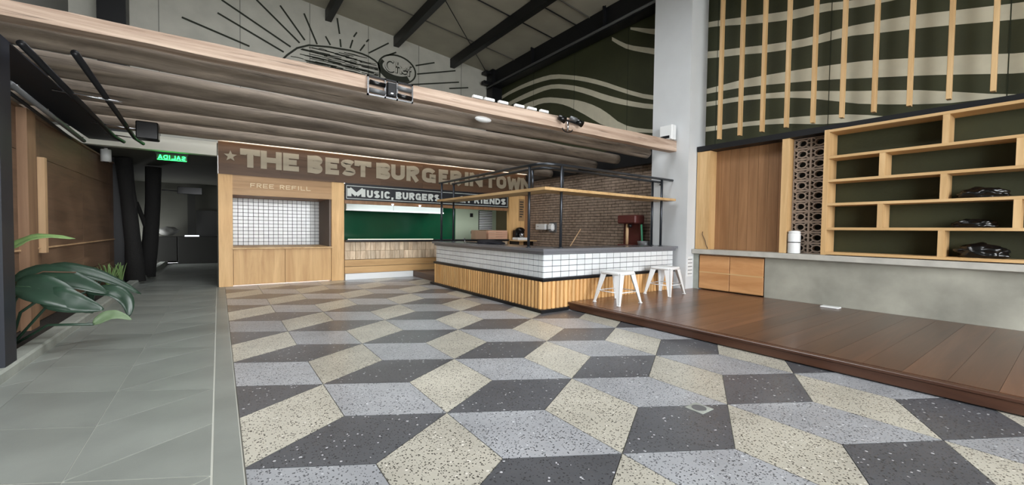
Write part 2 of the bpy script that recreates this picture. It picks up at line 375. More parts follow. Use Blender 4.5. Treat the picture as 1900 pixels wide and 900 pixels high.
tag(box('corner_column', 8.62, 9.06, 13.45, 13.88, 3.2, 7.7, BLACK), 'black steel column in the corner between mural wall and green wall', 'column')
box('bracket', 8.30, 8.66, 13.55, 13.75, 7.0, 7.12, BLACK, bpy.data.objects['corner_column'])
box('bracket', 8.34, 8.66, 13.5, 13.8, 7.4, 7.5, BLACK, bpy.data.objects['corner_column'])
tag(box('steel_column', -2.25, -1.75, 13.4, 13.88, 0, 8.5, BLACK), 'black steel column standing against the grey mural wall', 'column')

# painted bands on the green wall
def band(top, bot):
    top = sorted(top); bot = sorted(bot)
    def interp(pts, y):
        if y <= pts[0][0]: return pts[0][1]
        if y >= pts[-1][0]: return pts[-1][1]
        for k in range(len(pts) - 1):
            if pts[k][0] <= y <= pts[k + 1][0]:
                # catmull-rom
                p0 = pts[max(k - 1, 0)]; p1 = pts[k]; p2 = pts[k + 1]; p3 = pts[min(k + 2, len(pts) - 1)]
                t = (y - p1[0]) / (p2[0] - p1[0]); h = p2[0] - p1[0]
                m1 = (p2[1] - p0[1]) / max(p2[0] - p0[0], 1e-6) * h; m2 = (p3[1] - p1[1]) / max(p3[0] - p1[0], 1e-6) * h
                return (2 * t ** 3 - 3 * t ** 2 + 1) * p1[1] + (t ** 3 - 2 * t ** 2 + t) * m1 + (-2 * t ** 3 + 3 * t ** 2) * p2[1] + (t ** 3 - t ** 2) * m2
    y0, y1 = min(top[0][0], bot[0][0]), max(top[-1][0], bot[-1][0]); n = 36; V = []; F = []
    for k in range(n + 1):
        y = y0 + (y1 - y0) * k / n; zt, zb = interp(top, y), interp(bot, y)
        if zt - zb < .01: zb = zt - .01
        V += [(9.094, y, zt), (9.094, y, zb), (9.11, y, zt), (9.11, y, zb)]
    for k in range(n):
        a = 4 * k; b = a + 4
        F += [(a, b, b + 1, a + 1), (a, a + 2, b + 2, b), (a + 1, b + 1, b + 3, a + 3)]
    F += [(0, 1, 3, 2), (4 * n, 4 * n + 2, 4 * n + 3, 4 * n + 1)]
    link('painted_band', me_from(V, F), STRIPE, (0, 0, 0), wr)
band([(13.9, 6.62), (13.02, 6.71), (11.9, 6.73), (10.58, 6.62), (9.7, 6.35), (8.92, 6.05), (8.2, 5.71), (7.34, 5.25), (6.59, 4.91), (5.9, 4.73), (5.11, 4.68), (4.28, 4.66), (3.42, 4.57), (2.98, 4.51), (2.2, 4.38), (1.68, 4.24), (1.21, 4.13), (.57, 3.95), (-1, 3.7)],
     [(13.9, 6.5), (13.02, 6.59), (11.9, 6.59), (10.58, 6.47), (9.7, 6.22), (8.91, 5.91), (8.2, 5.58), (7.33, 5.13), (6.59, 4.8), (5.9, 4.62), (5.11, 4.57), (4.27, 4.49), (3.41, 4.34), (2.97, 4.26), (2.19, 4.08), (1.67, 3.96), (1.2, 3.84), (.56, 3.67), (-1, 3.42)])
band([(13.9, 6.2), (13.01, 6.31), (11.54, 6.36), (10.57, 6.29), (9.7, 6.04), (8.9, 5.71), (8.19, 5.35), (7.33, 4.96), (6.58, 4.68), (5.8, 4.48), (5.1, 4.38), (4.27, 4.31), (3.4, 4.17), (2.96, 4.06), (2.4, 3.91), (1.66, 3.73), (1.23, 3.59), (.92, 3.48), (.5, 3.36)],
     [(13.9, 6.05), (13.01, 6.16), (11.54, 6.19), (10.57, 6.15), (9.7, 5.89), (8.9, 5.54), (8.18, 5.17), (7.33, 4.82), (6.58, 4.56), (5.8, 4.37), (5.1, 4.28), (4.26, 4.21), (3.4, 4.05), (2.96, 3.91), (2.39, 3.69), (1.65, 3.5), (1.23, 3.42), (.92, 3.40), (.5, 3.34)])
band([(13.5, 5.8), (12.32, 5.97), (10.96, 5.95), (9.96, 5.68), (9.06, 5.36), (8.26, 4.93), (7.53, 4.37), (6.63, 4.05), (5.8, 3.9), (5.13, 3.82), (4.33, 3.76), (3.52, 3.68), (2.89, 3.6), (2.38, 3.5), (1.9, 3.35)],
     [(13.5, 5.5), (11.84, 5.75), (10.95, 5.77), (9.95, 5.48), (9.05, 4.99), (8.25, 4.49), (7.52, 4.18), (6.62, 3.96), (5.8, 3.8), (5.13, 3.71), (4.33, 3.67), (3.52, 3.57), (2.88, 3.43), (2.38, 3.38), (1.9, 3.33)])
band([(7.95, 6.9), (7.58, 6.61), (7.29, 6.43), (6.53, 6.08), (5.8, 5.72), (5.07, 5.51), (4.37, 5.35), (3.85, 5.23), (3.18, 5.11), (2.56, 5.08), (2.17, 5.02), (1.7, 4.93), (1.23, 4.81), (.59, 4.65), (-1, 4.3)],
     [(7.96, 6.8), (7.57, 6.48), (7.28, 6.3), (6.53, 5.93), (5.8, 5.58), (5.07, 5.36), (4.37, 5.2), (3.84, 5.07), (3.17, 4.96), (2.56, 4.91), (2.17, 4.82), (1.69, 4.71), (1.22, 4.59), (.58, 4.42), (-1, 4.05)])
band([(7.3, 6.92), (6.5, 6.56), (5.8, 6.32), (5.02, 6.16), (4.27, 5.96), (3.45, 5.74), (2.95, 5.65), (2.44, 5.5), (1.9, 5.4), (0, 5.1)],
     [(7.32, 6.86), (6.5, 6.42), (5.8, 6.2), (5.02, 6.04), (4.27, 5.8), (3.45, 5.57), (2.95, 5.5), (2.44, 5.37), (1.98, 5.28), (0, 4.95)])
band([(6.4, 7.6), (5.2, 7.2), (3.4, 6.7), (1, 6.2)], [(6.4, 7.45), (5.2, 7.05), (3.4, 6.52), (1, 6.0)])
SEAMG = plain('green_seam', (40, 46, 30), .9)
for yj in (11.5, 9.45, 7.38, 4.9, 2.8, .7): box('panel_seam', 9.092, 9.1, yj - .006, yj + .006, 3.3, 7.0, SEAMG, wr)

# brick wall behind the bar (right wall, lower part) and black lintel beam
brk = tag(box('wall_right_brick', 9.02, 9.1, 6.06, 11.75, 0, 3.12, MORTAR), 'brown brick wall behind the bar', 'wall', kind='structure')
def fill_bricks(bm):
    h, l = .082, .26; r = 0; z = .2
    while z < 3.1:
        y = 6.08 - (.12 if r % 2 else 0)
        while y < 11.7:
            a, b_ = max(y, 6.07), min(y + l - .012, 11.74)
            if b_ - a > .03:
                d = random.uniform(0, .012)
                add_box(bm, (9.01 - d / 2, (a + b_) / 2, z + h / 2 - .007), (.03 + d, b_ - a, h - .014))
            y += l
        z += h; r += 1
bo = join_obj('bricks', fill_bricks, BRICK, (0, 0, 0), brk); bo['kind'] = 'stuff'
tag(box('lintel_beam', 8.80, 9.09, 6.06, 13.4, 3.12, 3.62, BLACK), 'black steel beam above the brick wall carrying the log ends', 'beam')
tag(box('ledge_beam', 8.72, 9.09, -3.0, 5.1, 3.20, 3.31, BLACK), 'black steel beam between the shelves and the vertical wooden slats', 'beam')

# white column
cl = tag(box('column', 8.42, 9.08, 5.12, 6.06, .0, 8.0, PLASTER), 'tall white plaster column at the end of the bar', 'column', kind='structure')
g = thing('vent_grille', 'small white slotted grille low on the white column', 'grille', (8.55, 5.11, .45))
box('plate', 8.46, 8.66, 5.105, 5.12, .42, .86, WPLAST, g)
for k in range(5): box('slot', 8.48, 8.64, 5.10, 5.106, .47 + k * .08, .485 + k * .08, GREYST, g)
g = thing('wall_speaker', 'white box speaker mounted on the white column above the log beam', 'speaker', (8.42, 5.55, 3.5))
box('bracket', 8.36, 8.42, 5.48, 5.66, 3.56, 3.72, GREYST, g)
box('body', 8.20, 8.37, 5.40, 5.72, 3.47, 3.80, WPLAST, g, bevel=.015)
box('vent', 8.185, 8.21, 5.46, 5.68, 3.50, 3.56, BLACK, g)

# ------------------------------------------------------------------ raised deck on the right
deck = thing('deck_platform', 'raised dark brown timber platform beside the bar', 'platform', (5.05, 1.2, 0))
box('fascia', 5.05, 5.09, -3.0, 5.28, 0.012, .105, W_DECKY, deck, bevel=.004)
box('nosing', 5.03, 5.12, -3.0, 5.29, .107, .139, W_DECKY, deck, bevel=.006)
box('frame', 5.1, 8.72, -3.0, 5.25, 0.0, .10, BLACK, deck)
bw = .29; bme = box_me(3.58, bw - .002, .035); y_ = 5.29 - bw / 2; k = 0
while y_ > -3:
    link('plank', bme, W_DECK, (6.92, y_, .123), deck); y_ -= bw
tag(box('floor_outlet', 8.44, 8.60, 2.36, 2.62, .1405, .165, WPLAST, bevel=.008), 'small white box lying on the timber platform by the concrete base', 'outlet')
g = thing('floor_drain', 'small square metal drain set in a charcoal floor tile', 'drain', (3.10, 1.74, 0))
box('frame', 3.02, 3.18, 1.665, 1.815, .0005, .004, CURB, g)
lathe('grate', [(.055, 0), (.055, .003)], (3.10, 1.74, .004), GREYST, g, 20, False)

# ------------------------------------------------------------------ right wall: counter, cabinet, panel, blocks, shelf
base = tag(box('wall_right_base', 8.72, 9.1, -3.0, 3.63, .14, .928, CONC), 'rough grey concrete base wall under the long counter', 'wall', kind='structure')
tag(box('wall_right_pier', 8.72, 9.1, 5.0, 5.12, .14, .93, CURB), 'narrow concrete pier beside the low wooden cabinet', 'wall', kind='structure')
tag(box('concrete_counter', 8.62, 9.097, -3.0, 5.11, .93, 1.029, CONCT, bevel=.006), 'long pale concrete counter slab under the shelves', 'counter')
g = thing('low_cabinet', 'low wooden cabinet with four doors under the concrete counter', 'cabinet', (8.9, 4.3, .14))
box('carcass', 8.76, 9.08, 3.64, 4.99, .15, .92, W_PANEL, g)
dm = box_me(.03, .655, .355, .004)
for yc in (3.98, 4.65):
    for zc in (.345, .715):
        d = link('door', dm, wood('cabinet_door_%d_%d' % (yc * 10, zc * 10), (182, 130, 82), (208, 158, 108), 'y', .5, 4, 6, .04, .05), (8.735, yc, zc), g)
for zc in (.53,): box('pull_strip', 8.715, 8.735, 3.66, 4.98, zc - .012, zc + .012, W_SHELF, g)
g = thing('panel_niche', 'recessed brown timber panel framed by lighter posts above the low cabinet', 'wall panel', (8.95, 4.2, 1.03))
for k in range(9):
    yw = (5.06 - 3.36) / 9; box('board', 9.0, 9.03, 3.36 + k * yw + .002, 3.36 + (k + 1) * yw - .002, 1.032, 3.195, W_PANEL, g)
box('post', 8.74, 9.09, 5.04, 5.10, 1.032, 3.195, W_SHELFZ, g)
box('post', 8.74, 9.09, 4.80, 5.04, 1.032, 3.19, W_SHELFZ, g)
box('post', 8.74, 9.09, 3.28, 3.40, 1.032, 3.195, W_SHELFZ, g)
tag(tube('wire_hook', [(8.735, 4.93, 1.42), (8.72, 4.93, 1.36), (8.72, 4.90, 1.30), (8.72, 4.86, 1.22), (8.73, 4.84, 1.12), (8.73, 4.80, 1.05)], .007, W_DARK, n=6), 'short loose wire hanging on the wooden post above the counter', 'wire')

# breeze block screen
scr = thing('breeze_block_screen', 'screen of pierced concrete blocks beside the wooden shelves', 'block screen', (9.0, 2.95, 1.03))
def block_me(wy=.278, hz=.195, d=.09):
    bm = bmesh.new(); t = .016
    for sg in (-1, 1):
        add_box(bm, (0, sg * (wy / 2 - t / 2), 0), (d, t, hz)); add_box(bm, (0, 0, sg * (hz / 2 - t / 2)), (d, wy - 2 * t, t))
    n = 20; ring = []
    for k in range(n):
        a = 2 * pi * k / n; c, s_ = math.cos(a), math.sin(a)
        ring.append([bm.verts.new((x, ry * c, rz * s_)) for x, ry, rz in ((-d / 2, .090, .074), (-d / 2, .066, .052), (d / 2, .066, .052), (d / 2, .090, .074))])
    for k in range(n):
        A, B = ring[k], ring[(k + 1) % n]
        for q in range(4): bm.faces.new((A[q], B[q], B[(q + 1) % 4], A[(q + 1) % 4]))
    for sy_ in (-1, 1):
        for sz_ in (-1, 1):
            p0 = Vector((0, sy_ * .060, sz_ * .050)); p1 = Vector((0, sy_ * .132, sz_ * .092)); dd = p1 - p0
            add_box(bm, (p0 + p1) / 2, (d * .9, dd.length, .020), Matrix.Rotation(math.atan2(dd.z, dd.y), 3, 'X'))
        add_box(bm, (0, sy_ * .11, 0), (d * .9, .05, .018))
    return bm_me(bm)
bme = block_me()
for r in range(11):
    for yc in (3.135, 2.857): link('breeze_block', bme, BLOCK, (8.98, yc, 1.034 + .0975 + r * .196), scr)
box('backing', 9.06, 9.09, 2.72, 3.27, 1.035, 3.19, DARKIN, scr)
g = thing('white_canister', 'white lidded canister with dark band on the concrete counter by the pierced blocks', 'canister', (8.80, 3.17, 1.03))
lathe('body', [(.095, 0), (.1, .01), (.1, .19), (.1, .36), (.09, .38)], (8.80, 3.17, 1.032), WPLAST, g)
lathe('band', [(.102, .2), (.102, .215)], (8.80, 3.17, 1.032), BLACK, g)
lathe('lid', [(.088, .375), (.095, .38), (.095, .41), (.05, .425)], (8.80, 3.17, 1.032), WPLAST, g)

# wooden shelving
sh = thing('wall_shelf', 'large light wood wall shelf with staggered open compartments', 'shelf', (8.88, 1.0, 1.03))
SZ = [1.065, 1.495, 1.92, 2.33, 2.74, 3.20]; sx0, sx1 = 8.68, 9.08; ye, yn = 2.64, -2.2
for z in SZ: box('shelf_board', sx0, sx1, yn, ye, z - .022, z + .022, W_SHELF, sh, bevel=.002)
box('end_panel', sx0 - .002, sx1, ye, ye + .075, 1.035, 3.225, W_SHELFZ, sh, bevel=.002)
for lvl in range(5):
    ys = [1.93, .53, -.87] if lvl in (1, 3) else [1.23, -.17, -1.57]
    for yv in ys: box('divider', sx0 + .004, sx1, yv - .035, yv + .035, SZ[lvl] + .022, SZ[lvl + 1] - .022, W_SHELFZ, sh)
def bundle(name, loc, s, label, seed):
    bm = bmesh.new(); bmesh.ops.create_icosphere(bm, subdivisions=4, radius=1)
    for v in bm.verts:
        n_ = noise.noise(v.co * 2.2 + Vector((seed, 0, 0))) * .28 + noise.noise(v.co * 5 + Vector((0, seed, 0))) * .12
        v.co *= 1 + n_; v.co.x *= s[0]; v.co.y *= s[1]; v.co.z *= s[2]
        v.co.z = max(v.co.z, -s[2] * .55)
    mz = min(v.co.z for v in bm.verts)
    for v in bm.verts: v.co.z -= mz
    tag(link(name, bm_me(bm, smooth=True), BGLOSS, loc), label, 'bag', 'black bundles in the shelf')
bundle('black_bag', (8.87, .86, 1.943), (.13, .24, .10), 'glossy black bag in the third compartment row from the counter', 1.3)
bundle('black_bag', (8.87, .92, 1.518), (.13, .22, .08), 'flat glossy black bag in the second compartment row from the counter', 4.1)
bundle('black_bag', (8.87, .84, 1.088), (.13, .25, .13), 'bulky glossy black bag in the lowest compartment row on the counter', 8.2)

# vertical slats above
sm = box_me(.11, .052, 3.5, .003)
for k in range(14):
    o = link('wall_slat', sm, W_SHELFZ, (8.79, 4.642 - .4267 * k, 3.412 + 1.75))
    tag(o, 'light wood vertical slat in the row hanging in front of the green wall', 'slat', 'vertical slats on the green wall')

# ------------------------------------------------------------------ bar
bar = thing('bar_counter', 'L-shaped bar with white tile front, fluted wood base and dark granite top', 'bar', (5.0, 6.0, 0))
X0, Y0, Y1, X1 = 4.52, 5.37, 9.62, 8.30
Lp = lambda o_: [(X0 - o_, Y0 - o_), (X1, Y0 - o_), (X1, 6.02), (5.2, 6.02), (5.2, Y1), (X0 - o_, Y1)]
link('core', prism_me(Lp(-.003), .0, .985), TGROUT, (0, 0, 0), bar)
top = [(4.46, 5.31), (8.40, 5.31), (8.40, 6.08), (5.26, 6.08), (5.26, 9.75), (4.46, 9.75)]
link('countertop', prism_me(top, 1.035, 1.085), GRANITE, (0, 0, 0), bar)
top2 = [(4.49, 5.34), (8.36, 5.34), (8.36, 6.05), (5.24, 6.05), (5.24, 9.68), (4.49, 9.68)]
link('apron', prism_me(top2, .985, 1.035), GRANITE, (0, 0, 0), bar)
trim = [(4.46, 5.31), (8.34, 5.31), (8.34, 5.42), (4.60, 5.42), (4.60, 9.66), (4.46, 9.66)]
link('black_trim', prism_me(trim, .525, .575), BLACK, (0, 0, 0), bar)
pl = [(4.40, 5.26), (5.02, 5.26), (5.02, 5.5), (4.6, 5.5), (4.6, 9.72), (4.40, 9.72)]
link('plinth', prism_me(pl, .002, .055), BLACK, (0, 0, 0), bar)
box('wood_backing', 4.485, 4.55, 5.36, 9.64, .055, .525, W_PANEL, bar); box('wood_backing', 4.485, 8.30, 5.345, 5.40, .055, .525, W_PANEL, bar)
rows = 4; zt0, zt1 = .578, .985; th = (zt1 - zt0) / rows
tw = (Y1 - Y0) / 30; tml = box_me(.012, tw - .014, th - .010, .0015)
for i in range(30):
    for r in range(rows): link('tile', tml, TILE, (X0 + .001, Y0 + .01 + (i + .5) * tw - .01, zt0 + (r + .5) * th), bar)
tw2 = (X1 - X0) / 19; tmf = box_me(tw2 - .012, .012, th - .010, .0015)
for i in range(19):
    for r in range(rows): link('tile', tmf, TILE, (X0 - .004 + (i + .5) * tw2, Y0 + .001, zt0 + (r + .5) * th), bar)
def slat_me(along):
    n = 8; w_ = .043; d = .04; pts = []
    for k in range(n + 1):
        a = pi * k / n; pts.append((math.cos(a) * w_, math.sin(a) * d))
    V = []; 
    for z in (-.235, .235):
        for u, v in pts: V.append((-v, u, z) if along == 'y' else (u, -v, z))
    m = n + 1
    F = [tuple(range(m)), tuple(range(m, 2 * m))] + [(k, (k + 1) % m, m + (k + 1) % m, m + k) for k in range(m)]
    return me_from(V, F)
sy = slat_me('y'); sx = slat_me('x')
for i in range(44): link('slat', sy, W_BAR, (4.485, 5.40 + i * .0965, .29), bar)
for i in range(39): link('slat', sx, W_BAR, (4.53 + i * .0965, 5.345, .29), bar)

# overhead rack
rk = thing('bar_rack', 'black pipe rack with a light wood shelf standing on the bar', 'rack', (5.0, 5.8, 1.085))
shp = [(4.50, 5.34), (8.32, 5.34), (8.32, 5.86), (4.98, 5.86), (4.98, 9.55), (4.50, 9.55)]
link('rack_shelf', prism_me(shp, 2.095, 2.145), W_SHELF, (0, 0, 0), rk)
def rail(x, y, r, xe, ye, z):
    pts = [(x, ye, z)]
    for k in range(7):
        a = pi + (pi / 2) * k / 6; pts.append((x + r + r * math.cos(a), y + r + r * math.sin(a), z))
    pts.append((xe, y, z)); return pts
tube('rail', rail(4.60, 5.50, .32, 8.50, 9.62, 2.575), .027, PIPE, rk)
tube('rail', rail(4.86, 5.78, .25, 8.36, 9.42, 2.555), .027, PIPE, rk)
for (x, y, z0, z1) in ((4.6, 5.90, 1.085, 2.56), (5.02, 5.5, 1.085, 2.56), (4.6, 9.5, 1.085, 2.56), (4.86, 9.35, 1.085, 2.55), (8.02, 5.5, 1.085, 2.56), (8.08, 5.78, 1.085, 2.55), (4.86, 6.14, 2.145, 2.55), (5.30, 5.78, 2.145, 2.55)):
    tube('post', [(x, y, z0), (x, y, z1)], .026, PIPE, rk)
tube('tie', [(8.50, 5.5, 2.575), (8.50, 5.78, 2.50), (8.36, 5.78, 2.5)], .02, PIPE, rk, 8)
for (x, y) in ((4.6, 5.90), (5.02, 5.5), (4.6, 9.5), (4.86, 9.35), (8.02, 5.5), (8.08, 5.78)): lathe('foot_flange', [(.05, 0), (.05, .012), (.028, .016)], (x, y, 1.0855), PIPE, rk, 14)

# things on the bar
bm = bmesh.new(); bmesh.ops.create_icosphere(bm, subdivisions=3, radius=1)
for v in bm.verts:
    n_ = noise.noise(v.co * 2.5); v.co *= 1 + .3 * n_; v.co.x *= .26; v.co.y *= .42; v.co.z = max(v.co.z, -.2) * .075
mz = min(v.co.z for v in bm.verts)
for v in bm.verts: v.co.z -= mz
tag(link('black_cloth', bm_me(bm, smooth=True), CLOTHB, (4.96, 7.75, 1.087)), 'crumpled black cloth lying on the granite bar top', 'cloth')
tag(box('black_tray', 4.75, 4.95, 8.25, 8.5, 1.0865, 1.10, CLOTHB, bevel=.004), 'small flat black tray on the bar top behind the crumpled cloth', 'tray')
g = thing('bar_tap', 'small bright metal tap at the far end of the bar', 'tap', (5.0, 9.0, 1.086))
tube('spout', [(5.0, 9.0, 1.086), (5.0, 9.0, 1.15), (4.97, 8.97, 1.18), (4.92, 8.92, 1.17)], .014, CHROME, g); lathe('base', [(.03, 0), (.025, .02)], (5.0, 9.0, 1.0865), CHROME, g)

# raised floor behind bar
tag(link('floor_raised', prism_me([(4.66, 9.64), (5.26, 9.64), (5.26, 6.1), (9.0, 6.1), (9.0, 11.46), (4.66, 11.46)], .001, .17), W_DARK), 'raised dark timber floor behind the bar', 'floor', kind='structure')
# wall dispensers
g = thing('towel_dispenser', 'white paper dispenser on the brick wall behind the bar', 'dispenser', (8.98, 10.75, 1.5))
box('case', 8.86, 8.99, 10.48, 11.0, 1.42, 1.62, WPLAST, g, bevel=.02); lathe('button', [(.03, 0), (.03, .01)], (8.855, 10.85, 1.53), BLACK, g, 12)
g = thing('soap_dispenser', 'rounded white soap dispenser next to the paper dispenser on the brick wall', 'dispenser', (8.98, 10.25, 1.45))
box('case', 8.84, 8.99, 10.1, 10.36, 1.38, 1.63, WPLAST, g, bevel=.05); box('lever', 8.80, 8.86, 10.16, 10.30, 1.40, 1.45, GREYST, g, bevel=.01)
box('back_plate', 8.985, 8.995, 10.05, 10.40, 1.34, 1.66, GREYST, g)
g = thing('broom', 'broom with pale wooden handle leaning behind the bar', 'broom', (8.7, 9.3, .17))
tube('handle', [(8.55, 9.42, .36), (8.88, 8.84, 1.46)], .016, W_POST, g, 8); box('brush', 8.42, 8.66, 9.30, 9.50, .172, .36, CARD, g, bevel=.02)
g = thing('drink_machine', 'dark red drink machine standing against the brick wall behind the bar', 'machine', (8.6, 6.8, .17))
box('cabinet', 8.40, 8.80, 6.55, 7.05, .172, 1.02, DARKIN, g); box('tank', 8.42, 8.80, 6.50, 7.08, 1.60, 1.82, RED, g, bevel=.03); box('back', 8.66, 8.80, 6.55, 7.05, 1.02, 1.60, RED, g)
tube('column', [(8.55, 6.85, 1.06), (8.55, 6.85, 1.60)], .04, W_POST, g); box('drip_tray', 8.38, 8.64, 6.58, 7.02, 1.02, 1.07, RED, g, bevel=.01); lathe('tap', [(.04, 0), (.05, .05), (.03, .1)], (8.5, 6.72, 1.50), BLACK, g, 12)
g = thing('bin', 'grey bin with green handled tool next to the dark red machine', 'bin', (8.5, 6.32, .17))
lathe('tub', [(.13, 0), (.15, .9), (.17, 1.0), (.15, 1.0)], (8.55, 6.32, .172), GREYST, g); tube('tool_handle', [(8.55, 6.34, .6), (8.5, 6.38, 1.58)], .025, GREENP, g, 8)

# ------------------------------------------------------------------ stools
def make_stool(label, loc, rz, hx=.30, hy=.29):
    t = thing('metal_stool', label, 'stool', (0, 0, 0), 'white metal stools')
    H = .565
    bm = bmesh.new(); a = .215; pr = []
    for cx, cy, a0 in ((1, 1, 0), (-1, 1, 90), (-1, -1, 180), (1, -1, 270)):
        for k in range(5):
            an = math.radians(a0 + 22.5 * k); pr.append((cx * (a - .06) + .06 * math.cos(an), cy * (a - .06) + .06 * math.sin(an)))
    n = len(pr); loops = []
    for s_, z in ((1.03, H - .055), (1.01, H - .012), (.97, H), (.8, H - .006), (.15, H - .012)): loops.append([bm.verts.new((x * s_, y * s_, z)) for x, y in pr])
    for A, B in zip(loops, loops[1:]):
        for k in range(n): bm.faces.new((A[k], A[(k + 1) % n], B[(k + 1) % n], B[k]))
    bm.faces.new(loops[-1])
    o = link('seat', bm_me(bm, smooth=True), WMETAL, (0, 0, 0), t)
    so = o.modifiers.new('thick', 'SOLIDIFY'); so.thickness = .006
    for sxn, syn in ((1, 1), (-1, 1), (-1, -1), (1, -1)):
        bm = bmesh.new(); wt, wb_ = .125, .045; T_, B_ = Vector((sxn * .205, syn * .205, H - .02)), Vector((sxn * hx, syn * hy, .004))
        for ax in (0, 1):
            dv = Vector((-sxn, 0, 0)) if ax == 0 else Vector((0, -syn, 0))
            nv = Vector((0, -syn, 0)) if ax == 0 else Vector((-sxn, 0, 0))
            q = [T_, T_ + dv * wt, T_ + dv * wt + nv * .012, T_ + nv * .012, B_, B_ + dv * wb_, B_ + dv * wb_ + nv * .012, B_ + nv * .012]
            V = [bm.verts.new(p) for p in q]
            for f in ((0, 1, 2, 3), (4, 7, 6, 5), (0, 4, 5, 1), (1, 5, 6, 2), (2, 6, 7, 3), (3, 7, 4, 0)): bm.faces.new([V[i] for i in f])
        lg = link('leg', bm_me(bm), WMETAL, (0, 0, 0), t)
        box('foot', B_.x - sxn * .02 - .028, B_.x - sxn * .02 + .028, B_.y - syn * .02 - .028, B_.y - syn * .02 + .028, 0.0005, .02, WPLAST, lg, bevel=.006)
    f = .62; z = H * (1 - f); q = [(sx_ * (.205 + (hx - .205) * f - .01), sy_ * (.205 + (hy - .205) * f - .01), z) for sx_, sy_ in ((1, 1), (-1, 1), (-1, -1), (1, -1))]
    for k in range(4): tube('brace', [q[k], q[(k + 1) % 4]], .008, WMETAL, t, 8)
    t.location = loc; t.rotation_euler = (0, 0, rz); return t
make_stool('white metal stool on the timber platform beside the corner of the bar', (5.73, 4.77, .1405), 0.02, .315, .285)
make_stool('white metal stool on the timber platform beside the white column', (7.37, 4.93, .1405), .12, .33, .28)

# ------------------------------------------------------------------ facade: glyph strokes
def arc(cx, cy, rx, ry, a0, a1, n=8): return [(cx + rx * math.cos(math.radians(a0 + (a1 - a0) * k / n)), cy + ry * math.sin(math.radians(a0 + (a1 - a0) * k / n))) for k in range(n + 1)]
def glyph(ch, t):
    h = t / 2; lo, hi = h, 1 - h; mid = .5
    if ch == 'T': return [[(h, hi), (1 - h, hi)], [(.5, 0), (.5, 1)], [(h * .6, .66), (h * .6, 1)], [(1 - h * .6, .66), (1 - h * .6, 1)]]
    if ch == 'H': return [[(h, 0), (h, 1)], [(1 - h, 0), (1 - h, 1)], [(h, mid), (1 - h, mid)]]
    if ch == 'E': return [[(h, 0), (h, 1)], [(h, lo), (1, lo)], [(h, hi), (1, hi)], [(h, mid), (.85, mid)]]
    if ch == 'F': return [[(h, 0), (h, 1)], [(h, hi), (1, hi)], [(h, mid), (.85, mid)]]
    if ch == 'B': return [[(h, 0), (h, 1)], [(h, hi)] + arc(.58, .75, .42 - h, .25 - h * .75, 90, -90) + [(h, mid)], [(h, mid)] + arc(.58, .26, .42 - h, .26 - h * .75, 90, -90) + [(h, lo)]]
    if ch == 'R': return [[(h, 0), (h, 1)], [(h, hi)] + arc(.55, .73, .45 - h, .27 - h * .75, 90, -90) + [(h, .45)], [(.45, .46), (1 - h, 0)]]
    if ch == 'P': return [[(h, 0), (h, 1)], [(h, hi)] + arc(.55, .73, .45 - h, .27 - h * .75, 90, -90) + [(h, .45)]]
    if ch == 'S': return [arc(.5, .73, .5 - h, .27 - h, 20, 270, 10) + arc(.5, .27, .5 - h, .27 - h, 90, -160, 10)]
    if ch == 'U': return [[(h, 1)] + arc(.5, .36, .5 - h, .36 - h, 180, 360, 10) + [(1 - h, 1)]]
    if ch == 'G': return [arc(.5, .66, .5 - h, .34 - h, 15, 180, 8) + arc(.5, .34, .5 - h, .34 - h, 180, 360, 8) + [(1 - h, .45), (.55, .45)], [(1 - h, 0), (1 - h, .3)]]
    if ch == 'C': return [arc(.5, .66, .5 - h, .34 - h, 10, 180, 8) + arc(.5, .34, .5 - h, .34 - h, 180, 350, 8)]
    if ch == 'O': return [arc(.5, .64, .5 - h, .36 - h, 0, 180, 8) + arc(.5, .36, .5 - h, .36 - h, 180, 360, 8) + [(1 - h, .64)]]
    if ch == 'D': return [[(h, 0), (h, 1)], [(h, hi)] + arc(.45, .5, .55 - h, .5 - h, 90, -90, 12) + [(h, lo)]]
    if ch == 'I': return [[(.5, 0), (.5, 1)]]
    if ch == 'N': return [[(h, 0), (h, 1)], [(1 - h, 0), (1 - h, 1)], [(h, 1 - h * .4), (1 - h, h * .4)]]
    if ch == 'M': return [[(h, 0), (h, 1)], [(1 - h, 0), (1 - h, 1)], [(h, .95), (.5, .2)], [(.5, .2), (1 - h, .95)]]
    if ch == 'W': return [[(h * .8, 1), (.28, 0)], [(.28, 0), (.5, .85)], [(.5, .85), (.72, 0)], [(.72, 0), (1 - h * .8, 1)]]
    if ch == 'L': return [[(h, 0), (h, 1)], [(h, lo), (1, lo)]]
    if ch == 'A': return [[(h * .8, 0), (.5, 1)], [(.5, 1), (1 - h * .8, 0)], [(.22, .3), (.78, .3)]]
    if ch == ',': return [[(.55, .2), (.3, -.15)]]
    if ch == '&': return [[(1, 0), (.35, .68)] + arc(.48, .78, .2, .2 - h * .4, 200, -20, 8) + [(.3, .5)] + arc(.42, .26, .42 - h, .26 - h, 120, 270, 6) + [(.65, .1), (.95, .45)]]
    return []
